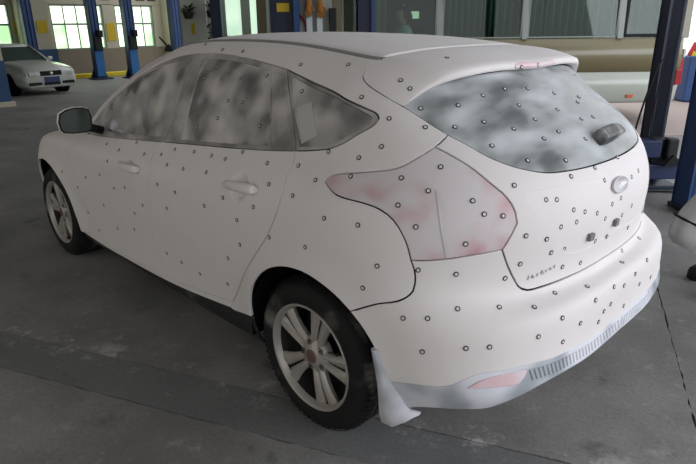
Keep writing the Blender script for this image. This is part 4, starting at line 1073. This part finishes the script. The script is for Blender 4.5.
hanging_plant(-3.19, 14.76, 1.85, 'hanging plant pot beside the dark post on the white pier', 5)
tag(MB().box((0, 0, 0), (.085, .03, .26), bev=.006).box((0, -.012, 0), (.05, .02, .20)).build('wall_plaque', M_poster, loc=F2(-3.685, 14.86, 1.45), rot=(0, 0, BRZ)), 'narrow brown plaque under the left hanging plant', 'plaque')
wr = empty('spoked_wheel', F2(-3.25, 14.90, 1.36), BRZ); tag(wr, 'dark round spoked wheel hung below the right plant pot', 'wheel')
ringp = [Vector((.15 * math.cos(a), 0, .19 * math.sin(a))) for a in [2 * math.pi * k / 24 for k in range(25)]]
MB().tube(ringp, .022, 6, caps=False).build('outer_ring', M_iron, wr)
for k in range(3):
    a = math.pi * k / 3; MB().tube([(.14 * math.cos(a), 0, .18 * math.sin(a)), (-.14 * math.cos(a), 0, -.18 * math.sin(a))], .012, 5).build('spoke', M_iron, wr)
dr = empty('door_1', F2(-2.48, 15.25), BRZ); dr['kind'] = 'structure'
MB().box((-.50, 0, 1.3), (.06, .10, 2.6)).box((.02, 0, 1.3), (.22, .10, 2.6)).box((.50, 0, 1.3), (.06, .10, 2.6)).box((0, 0, 2.55), (1.0, .10, .1)).box((0, 0, .3), (1.0, .10, .6)).build('door_frame', M_alum, dr)
for x, w_ in ((-.28, .38), (.30, .34)): MB().box((x, .01, 1.55), (w_, .02, 1.9)).build('pane', M_pane_p, dr)
tag(MB().box((0, 0, -2.6 + 2.05), (.24, .24, 4.1)).build('dark_post', M_navy, loc=F2(-3.0, 14.4, 2.6), rot=(0, 0, BRZ)), 'thin dark steel post right of the white pier', 'post')
hd = empty('planter_box', F2(-2.55, 14.7, 0), BRZ); tag(hd, 'planter with a row of dark greenery before the glazed door', 'planter')
MB().box((0, 0, .55), (.75, .25, 1.1)).build('trough', M_pot, hd)
R_ = random.Random(9); lm = MB().add([(0, 0, 0), (.025, .05, .01), (0, .15, -.01), (-.025, .05, .01)], [(0, 1, 2, 3)]).data('leaf', M_leaf)
for k in range(60):
    l = link(bpy.data.objects.new('leaf', lm), hd); l.location = (R_.uniform(-.36, .36), R_.uniform(-.1, .1), 1.1 + R_.uniform(-.02, .10)); l.rotation_euler = (R_.uniform(-.1, 1.2), R_.uniform(-.5, .5), R_.uniform(0, 6.28))

# blue column with yellow plate, grey wall stub with gloves and hose
bc = empty('blue_column', F2(-.84, 8.35), BRZ); tag(bc, 'dark blue steel column with a yellow plate above the hatchback roof', 'column')
MB().box((-.02, .10, 2.3), (.34, .2, 4.6)).build('web', M_navy, bc)
MB().box((.175, .05, 2.3), (.06, .32, 4.6)).build('right_flange', M_blue, bc); MB().box((-.20, .05, 2.3), (.035, .32, 4.6)).build('left_flange', M_alum, bc)
MB().box((0, -.015, 1.74), (.17, .012, .11), bev=.003).build('yellow_plate', M_poster, bc)
wsx = struct(MB().box((-.42, .32, 2.3), (.45, .3, 4.6)).build('wall_stub', M_pier2, loc=F2(0, 8.4), rot=(0, 0, BRZ))); wsx.name = 'trim_4'
tag(MB().tube([Vector((.205 * math.cos(a), 0, .23 * math.sin(a))) for a in [2 * math.pi * k / 28 for k in range(29)]], .016, 8, caps=False).build('hose_loop', mat('red_hose', rgb(150, 30, 36), rough=.5), loc=F2(-.755, 8.535, 1.45), rot=(0, 0, BRZ)), 'red hose loop hung beside the blue column', 'hose')
M_board = mat('white_board', rgb(206, 212, 214), rough=.7)
for a, lab in ((-.505, 'narrow white board left under the orange gloves'), (-.36, 'narrow white board right under the orange gloves')):
    tag(MB().box((0, 0, 1.05), (.08, .03, 2.1), bev=.004).build('white_board', M_board, loc=F2(a, 8.51), rot=(0, 0, BRZ)), lab, 'board', 'white boards by the blue column')
M_glove = mat('orange_glove', rgb(160, 106, 46), rough=.85, noise=.2, scale=40)
def glove(a, D, z, label, tilt):
    mb = MB(); 
    mb.loft([[Vector((x * w, y * d, zz)) for x, y in ((-1, 0), (-.7, -.8), (0, -1), (.7, -.8), (1, 0), (.7, .8), (0, 1), (-.7, .8))] for zz, w, d in ((.12, .050, .026), (.06, .046, .024), (.0, .056, .026), (-.06, .060, .024), (-.085, .054, .020))])
    for k, (x, l) in enumerate(((-.042, .075), (-.014, .095), (.014, .09), (.042, .07))): mb.tube([(x * .9, 0, -.07), (x * 1.05, -.006, -.085 - l * .5), (x * 1.1, .0, -.085 - l)], [.015, .0145, .009], 7)
    mb.tube([(.05, 0, .0), (.078, -.005, -.04), (.084, -.005, -.085)], [.017, .015, .009], 7)
    mb.v = [(x * .85, y, zz * .8) for x, y, zz in mb.v]
    tag(mb.build('work_glove', M_glove, loc=F2(a, D, z), rot=(0, tilt, BRZ)), label, 'glove', 'orange work gloves')
glove(-.505, 8.44, 1.75, 'orange work glove hanging on the left white board', .06); glove(-.345, 8.44, 1.74, 'orange work glove hanging on the right white board', -.08)
tag(MB().box((0, 0, 0), (.10, .12, .34), bev=.01).box((0, -.05, .05), (.06, .06, .12)).build('tool_box', M_iron, loc=F2(-.18, 8.5, 1.56), rot=(0, 0, BRZ)), 'dark grey equipment box beside the gloves', 'box')
np_ = empty('dark_blue_post', F2(.255, 8.3), BRZ); tag(np_, 'dark blue post in front of the minibus front window', 'post')
MB().box((0, .08, 2.3), (.18, .2, 4.6)).build('web', M_navy, np_); MB().box((.11, .06, 2.3), (.045, .24, 4.6)).build('flange', M_blue, np_)

# ---------------------------------------------------------------- minibus
M_bus_w = mat('bus_lower_white', rgb(176, 181, 172), rough=.35, coat=.3)
M_bus_o = mat('bus_olive_band', rgb(118, 110, 80), rough=.35, coat=.3)
M_bus_p = mat('bus_pillar', rgb(148, 152, 150), rough=.4)
M_curtain = mat('green_curtain', rgb(92, 120, 105), rough=.9, noise=.05, scale=6)
M_int = mat('bus_interior', rgb(44, 46, 44), rough=.9)
gl = bpy.data.materials.new('bus_glass'); nt, bs = nodes_of(gl); nt.nodes.remove(bs)
tr = nt.nodes.new('ShaderNodeBsdfTransparent'); tr.inputs['Color'].default_value = (.60, .70, .65, 1); gs = nt.nodes.new('ShaderNodeBsdfGlossy'); gs.inputs['Roughness'].default_value = .02
mxs = nt.nodes.new('ShaderNodeMixShader'); mxs.inputs['Fac'].default_value = .03
nt.links.new(tr.outputs[0], mxs.inputs[1]); nt.links.new(gs.outputs[0], mxs.inputs[2]); nt.links.new(mxs.outputs[0], nt.nodes['Material Output'].inputs['Surface'])
bus = empty('minibus', F2(0, 9.0), BRZ); tag(bus, 'olive and white minibus with curtained windows behind the hatchback', 'bus')
X0, X1, BW = -1.35, 5.10, 2.0
def rrect(x0, x1, y0, y1, r0, r1, n=6):
    out = []
    for cx, cy, a0, r in ((x1 - r1, y0 + r1, -90, r1), (x1 - r1, y1 - r1, 0, r1), (x0 + r0, y1 - r0, 90, r0), (x0 + r0, y0 + r0, 180, r0)):
        for k in range(n + 1): a = math.radians(a0 + 90 * k / n); out.append((cx + r * math.cos(a), cy + r * math.sin(a)))
    return out
def busring(z, ins): return [Vector((x, y, z)) for x, y in rrect(X0 + ins, X1 - ins, ins, BW - ins, .25, .22)]
MB().loft([busring(.34, .05), busring(.38, .01), busring(.60, -.005), busring(.80, 0)]).build('lower_body', M_bus_w, bus)
MB().loft([busring(.805, .002), busring(1.05, -.004), busring(1.285, .012)]).build('olive_band', M_bus_o, bus)
MB().loft([busring(2.10, .07), busring(2.25, .09), busring(2.45, .18), busring(2.55, .40)]).build('roof', M_bus_w, bus)
MB().box((1.9, 1.0, 1.30), (6.2, 1.9, .02)).build('cabin_floor', M_int, bus)
MB().box((1.9, 1.93, 1.7), (6.1, .03, .8)).build('far_side', M_int, bus)
pill = [(-1.3, -.05, 'e'), (.30, .40, 'p'), (1.33, 1.42, 'p'), (2.59, 2.675, 'p'), (4.0, 4.09, 'p'), (4.70, 5.06, 'e')]
for a, b, k in pill: MB().box(((a + b) / 2, .05, 1.70), (b - a, .06, .84), rx=-.05, bev=.006).build('window_pillar', M_bus_p if k == 'p' else M_bus_o, bus)
panes = [(-.05, .30), (.40, 1.33), (1.42, 2.59), (2.675, 4.0), (4.09, 4.70)]
for i, (a, b) in enumerate(panes):
    pn = MB().box(((a + b) / 2, .045, 1.70), (b - a, .006, .82), rx=-.05).build('side_pane', gl, bus)
    fr = M_black if i == 4 else M_alum
    w_ = .045 if i == 4 else .02
    MB().box(((a + b) / 2, .03, 1.30 + w_ / 2), (b - a, .03, w_)).box((a + w_ / 2, .03, 1.70), (w_, .03, .8)).box((b - w_ / 2, .03, 1.70), (w_, .03, .8)).build('pane_frame', fr, pn)
def curtain(a, b, n, amp=.045):
    V = []; N_ = n * 8
    for i in range(N_ + 1):
        t = i / N_; x = a + (b - a) * t; y = .16 + amp * math.sin(2 * math.pi * n * t) + .008 * math.sin(17 * t + a)
        V += [(x, y, 1.29), (x + .004 * math.sin(9 * t), y, 2.12)]
    F = [(2 * i, 2 * i + 2, 2 * i + 3, 2 * i + 1) for i in range(N_)]
    o = MB().add(V, F, True).build('curtain', M_curtain, bus); m = o.modifiers.new('thickness', 'SOLIDIFY'); m.thickness = .004
for a, b, n in ((.40, .60, 2), (1.45, 2.02, 6), (2.05, 2.57, 5), (2.70, 2.92, 2), (2.97, 3.96, 9), (4.13, 4.68, 5)): curtain(a, b, n)
for a in (.95, 1.75, -.3):
    st = MB().box((a, .55, 1.36), (.12, .44, .62), bev=.03).box((a, .55, 1.72), (.10, .26, .16), bev=.03).build('bus_seat', M_int, bus)
    MB().box((a - .055, .55, 1.72), (.012, .24, .15), bev=.004).build('headrest_cover', M_board, st)
MB().box((1.21, 1.90, 1.66), (.16, .03, .12)).build('far_pane', M_pane_p, bus)
MB().box((4.305, -.012, .447), (.10, .02, .045), bev=.004).build('side_marker', mat('orange_lens', rgb(200, 96, 50), rough=.3), bus)
MB().loft([[Vector((5.085 + d, y, z)) for y, z in ((.12, .64), (.34, .64), (.34, .98), (.12, .98))] for d in (-.01, .03)], smooth=False).build('tail_lamp', mat('red_lens', rgb(176, 30, 34), rough=.25), bus)
MB().box((5.095, .2, 1.06), (.04, .22, .12), bev=.01).build('reversing_lamp', M_board, bus)
MB().box((5.0, -.005, .72), (.12, .03, .22), rz=.35, bev=.01).build('corner_lamp', mat('red_corner_lens', rgb(150, 28, 32), rough=.25), bus)
for x in (2.85, -.45):
    for y in (.14, 1.86):
        wz = MB().lathe([(.0, -.05), (.18, -.06), (.24, -.03), (.36, -.08), (.39, -.03), (.39, .13), (.0, .13)], 28, Matrix.Translation((x, y, .39)) @ Matrix.Rotation(math.pi / 2 * (-1 if y < 1 else 1), 4, 'X')).build('wheel', M_black, bus)
# figure seated in the minibus
def person_bust(loc, rz):
    o = empty('person', loc, rz); tag(o, 'person in a pale green shirt sitting inside the minibus', 'person')
    prof = [(-.42, .17, .12, 0), (-.30, .16, .12, 0), (-.12, .17, .12, .01), (.05, .19, .12, .02), (.12, .17, .10, .03), (.165, .09, .075, .035), (.19, .055, .055, .045), (.225, .053, .055, .055), (.25, .07, .078, .065), (.31, .078, .095, .07), (.37, .076, .094, .07), (.42, .056, .07, .065), (.44, .02, .03, .06)]
    mb = MB(); mb.loft([[Vector((sx * math.cos(a), -fy + sy * math.sin(a) * -1, z)) for a in [2 * math.pi * k / 14 for k in range(14)]] for z, sx, sy, fy in prof])
    for i, f in enumerate(mb.f):
        zc = sum(mb.v[k][2] for k in f) / len(f); yc = sum(mb.v[k][1] for k in f) / len(f)
        mb.mi[i] = 0 if zc < .175 else (2 if zc > .36 or (zc > .27 and yc > -.05) else 1)
    mb.build('body', [mat('pale_shirt', rgb(190, 214, 200), rough=.9), mat('skin', rgb(176, 138, 116), rough=.7), mat('black_hair', rgb(24, 22, 22), rough=.8)], o)
    return o
pb = person_bust(F2(.90, 9.34, 1.33), BRZ - 1.2)

# ---------------------------------------------------------------- near lift post on the right, arms and hose
M_armb = mat('dark_blue_arm', rgb(26, 44, 84), rough=.5, noise=.1, scale=8)
nl = lift_post('lift_post', 'tall navy lift post standing at the right in front of the minibus', F2(2.935, 5.55), BRZ, w=.15, d=.16, h=4.4, group='blue lift posts', carriage=False, col=M_navy)
MB().box((-.06, -.20, .19), (.62, .14, .14), bev=.01).build('lower_arm', M_armb, nl)
MB().box((.08, -.20, .40), (.11, .12, .20), bev=.02).build('arm_pivot', M_iron, nl)
MB().box((-.14, -.17, .40), (.24, .16, .16), bev=.01).build('arm_stub', M_armb, nl)
MB().box((.0, -.14, .34), (.16, .14, .30), bev=.01).build('carriage', M_iron, nl)
MB().add([(-.02, -.30, .26), (.20, -.30, .26), (.06, -.30, .36), (-.02, -.33, .26), (.20, -.33, .26), (.06, -.33, .36)], [(0, 1, 2), (3, 5, 4), (0, 3, 4, 1), (1, 4, 5, 2), (2, 5, 3, 0)]).build('arm_wedge', M_black, nl)
g2 = lift_post('lift_post', 'blue lift post cut off by the right edge', (-.185, -3.30, 0), BRZ, w=.24, d=.24, h=1.5, group='blue lift posts', carriage=False, gusset=False)
MB().lathe([(0, .02), (.035, .02), (.035, -.02), (0, -.02)], 14, Matrix.Translation((-.13, -.13, .037)) @ Matrix.Rotation(math.pi / 2, 4, 'X')).build('castor', M_iron, g2)
hp = [(2.82, 5.36, 1.20), (2.775, 5.34, 1.14), (2.735, 5.33, 1.0), (2.685, 5.32, .80), (2.65, 5.32, .55), (2.64, 5.30, .25), (2.70, 5.28, .03), (2.95, 5.25, .012), (3.25, 5.22, .012)]
def smooth3(P, n=6):
    P = [Vector(q) for q in P]; out = []
    for i in range(len(P) - 1):
        a, b, c, d = P[max(i - 1, 0)], P[i], P[i + 1], P[min(i + 2, len(P) - 1)]
        for k in range(n):
            t = k / n; out.append(.5 * ((2 * b) + (c - a) * t + (2 * a - 5 * b + 4 * c - d) * t * t + (3 * b - a - 3 * c + d) * t ** 3))
    return out + [P[-1]]
tag(MB().tube(smooth3([F2(*q) for q in hp]), .009, 6).build('air_hose', M_black), 'black hose hanging from the navy lift post to the floor', 'hose')
hp2 = [(2.83, 5.37, 1.16), (2.82, 5.35, 1.0), (2.80, 5.34, .8), (2.81, 5.34, .55), (2.82, 5.35, .50)]
tag(MB().tube(smooth3([F2(*q) for q in hp2]), .007, 6).build('air_hose', M_black), 'short black cable close against the navy lift post', 'hose')
cb = empty('blue_cabinet', F2(7.0, 11.8), BRZ); tag(cb, 'blue cabinet with red and yellow sign behind the minibus tail', 'cabinet')
MB().box((0, 0, .45), (.80, .5, .85), bev=.02).build('body', M_blue, cb)
MB().box((-.22, -.02, .98), (.16, .06, .26), ry=.4, bev=.01).build('red_sign', mat('red_sign', rgb(190, 36, 40), rough=.6), cb)
MB().box((-.24, -.06, .90), (.08, .03, .10), ry=.3, bev=.005).build('yellow_mark', M_yellow, cb)

# ---------------------------------------------------------------- crouching person at the right edge
M_shirt = mat('light_grey_shirt', rgb(206, 204, 202), rough=.9, noise=.05, scale=12, bump=.3, bump_scale=14)
M_trous = mat('black_trousers', rgb(20, 20, 22), rough=.9)
M_skin = mat('skin_tone', rgb(178, 138, 114), rough=.7)
M_shoe = mat('dark_brown_shoe', rgb(38, 30, 27), rough=.7)
M_hair = mat('dark_hair', rgb(22, 20, 20), rough=.9)
per = empty('person', (-.660, -1.515, 0), BRZ); tag(per, 'person in a light grey shirt and black trousers crouching at the right edge', 'person')
# local x: image right (the way the person faces), y: away from the camera
def skin_body(name, verts, edges, radii, m, parent, root=0):
    me = bpy.data.meshes.new(name); me.from_pydata(verts, edges, []); o = link(bpy.data.objects.new(name, me), parent); me.materials.append(m)
    o.modifiers.new('skin', 'SKIN'); bm = bmesh.new(); bm.from_mesh(me); ly = bm.verts.layers.skin.verify(); bm.verts.ensure_lookup_table()
    for i, v in enumerate(bm.verts): v[ly].radius = radii[i] if hasattr(radii[i], '__len__') else (radii[i], radii[i]); v[ly].use_root = (i == root)
    bm.to_mesh(me); bm.free(); s = o.modifiers.new('sub', 'SUBSURF'); s.levels = 2; s.render_levels = 2
    for p in me.polygons: p.use_smooth = True
    return o
bv = [(.05, .02, .30), (.16, .02, .46), (.30, .02, .62), (.40, .02, .74), (.46, .02, .82), (.52, .02, .93),   # pelvis .. head
      (.16, -.10, .30), (.34, -.14, .42), (.22, -.14, .12), (.14, -.14, .05),                                 # near leg
      (.16, .14, .30), (.40, .17, .46), (.28, .17, .14), (.20, .17, .05),                                     # far leg
      (.38, -.18, .68), (.52, -.20, .46), (.70, -.14, .40), (.38, .22, .68), (.54, .24, .46), (.72, .16, .40)]
be = [(0, 1), (1, 2), (2, 3), (3, 4), (4, 5), (0, 6), (6, 7), (7, 8), (8, 9), (0, 10), (10, 11), (11, 12), (12, 13), (3, 14), (14, 15), (15, 16), (3, 17), (17, 18), (18, 19)]
br = [.15, .145, .155, .11, .055, .095, .095, .07, .05, .04, .095, .07, .05, .04, .06, .042, .03, .06, .042, .03]
pbody = skin_body('body', bv, be, br, M_trous, per)
bpy.context.view_layer.update()
me2 = bpy.data.meshes.new_from_object(pbody.evaluated_get(bpy.context.evaluated_depsgraph_get()))
pbody.modifiers.clear(); pbody.data = me2
if len(me2.materials) == 0: me2.materials.append(M_trous)
me2.materials.append(M_skin)
for p_ in me2.polygons:
    c_ = p_.center; p_.use_smooth = True
    if (c_.z > .775 and c_.x > .36) or (c_.x > .46 and .30 < c_.z < .60 and (c_.y < -.10 or c_.y > .13)): p_.material_index = 1
MB().loft([[Vector((x + .0, y, z)) for y, z in ((.02 - w, 0 + c), (.02 - w * .7, c + w), (.02, c + w * 1.35), (.02 + w * .7, c + w), (.02 + w, c), (.02, c - w * 1.1))] for x, w, c in ((.44, .06, .93), (.48, .088, .945), (.53, .092, .96), (.60, .07, .955))]).build('hair', M_hair, pbody)
# shirt: loose tunic with the hem hanging behind the hips
def oval_ring(c, ax, w, h, n=16, ph=0):
    ax = Vector(ax).normalized(); s = Vector((0, 1, 0)); u = s.cross(ax).normalized(); c = Vector(c)
    return [c + s * (w * math.cos(2 * math.pi * k / n)) + u * (h * math.sin(2 * math.pi * k / n)) * (1 + .06 * math.sin(3 * 2 * math.pi * k / n + ph)) for k in range(n)]
SH = [((.055, .02, .27), (.2, 0, 1), .165, .145), ((.040, .02, .33), (.25, 0, 1), .195, .185), ((.075, .02, .41), (.5, 0, 1), .20, .19), ((.12, .02, .47), (.6, 0, .8), .195, .165), ((.22, .02, .57), (.65, 0, .75), .20, .17), ((.31, .02, .67), (.6, 0, .8), .20, .155), ((.39, .02, .76), (.5, 0, .8), .13, .11), ((.43, .02, .80), (.5, 0, .8), .075, .075)]
def shirt_ring(i, q):
    R = oval_ring(*q, n=36, ph=i * .4); c = Vector(q[0]); am = (.075, .07, .03, .045, .03, .02, .0, .0)[i]
    return [c + (p - c) * (1 + am * math.sin(k * 2 * math.pi * 8 / 36 + 1.3 * math.sin(k * .7 + i * .5)) - (.09 if i == 2 else 0)) for k, p in enumerate(R)]
so = MB().loft([shirt_ring(i, q) for i, q in enumerate(SH)], caps=False).build('shirt', M_shirt, pbody); subsurf(so, 2)
for yy, lab in ((-.18, 0), (.22, 1)):
    sg = 1 if lab else -1
    st = MB().tube([(.37, .02 + sg * .14, .70), (.42, yy, .63), (.51, yy + sg * .015, .48)], [.085, .075, .06], 12).build('sleeve', M_shirt, pbody)
cr_ = [p + (p - Vector((.058, .02, .375))) * .0 for p in oval_ring((.066, .02, .395), (.42, 0, 1), .188, .178, n=32)]
MB().tube(cr_ + [cr_[0]], .007, 6, caps=False).build('belt_cord', M_black, pbody)
# face: nose, ears, eyes, mouth
MB().loft([[Vector((.585 + dx, .02 + y * w, .905 + z * w)) for y, z in ((-1, 0), (0, 1.6), (1, 0), (0, -.6))] for dx, w in ((.0, .016), (.022, .010), (.03, .003))]).build('nose', M_skin, pbody)
for sg in (-1, 1):
    MB().lathe([(0, .004), (.018, .006), (.024, 0), (.018, -.004)], 10, Matrix.Translation((.515, .02 + sg * .088, .91)) @ Matrix.Rotation(math.pi / 2, 4, 'X')).build('ear', M_skin, pbody)
    MB().lathe([(0, .006), (.007, .004), (.010, 0)], 8, Matrix.Translation((.588, .02 + sg * .034, .925)) @ Matrix.Rotation(math.pi / 2, 4, 'Y')).build('eye', M_hair, pbody)
MB().box((.586, .02, .872), (.008, .045, .007), bev=.002).build('mouth', mat('lips', rgb(150, 92, 84), rough=.6), pbody)
for yy, xx in ((-.14, .16), (.17, .22)):
    mb = MB().loft([[Vector((xx + x, yy + y * w, z * h)) for y, z in ((-1, 0), (-.95, .6), (-.5, 1), (.5, 1), (.95, .6), (1, 0))] for x, w, h in ((-.09, .032, .075), (-.06, .042, .09), (.0, .042, .095), (.07, .047, .06), (.14, .045, .045), (.165, .03, .03))])
    mb.build('shoe', M_shoe, pbody)
    ff = MB()
for yy in (-.14, .16):
    hm = MB(); xb = .70 if yy < 0 else .72
    hm.loft([[Vector((xb + dx, yy + y * .042, .40 + z * .017)) for y, z in ((-1, 0), (-.7, 1), (.7, 1), (1, 0), (.7, -1), (-.7, -1))] for dx in (-.03, .01, .06)])
    for k in range(4): 
        o_ = -.031 + k * .0207; L_ = (.062, .074, .07, .055)[k]
        hm.tube([(xb + .055, yy + o_, .40), (xb + .055 + L_ * .5, yy + o_, .395), (xb + .055 + L_ * .85, yy + o_, .372)], [.0095, .009, .007], 7)
    hm.tube([(xb - .005, yy + .038, .395), (xb + .03, yy + .062, .385), (xb + .06, yy + .060, .372)], [.011, .010, .008], 7)
    hm.build('hand', M_skin, pbody)
# sunlit yard beyond the open side of the workshop
struct(MB().box((0, 0, .002), (16, 9, .012)).build('yard', M_yard, loc=F2(9.6, 12.6), rot=(0, 0, BRZ)))
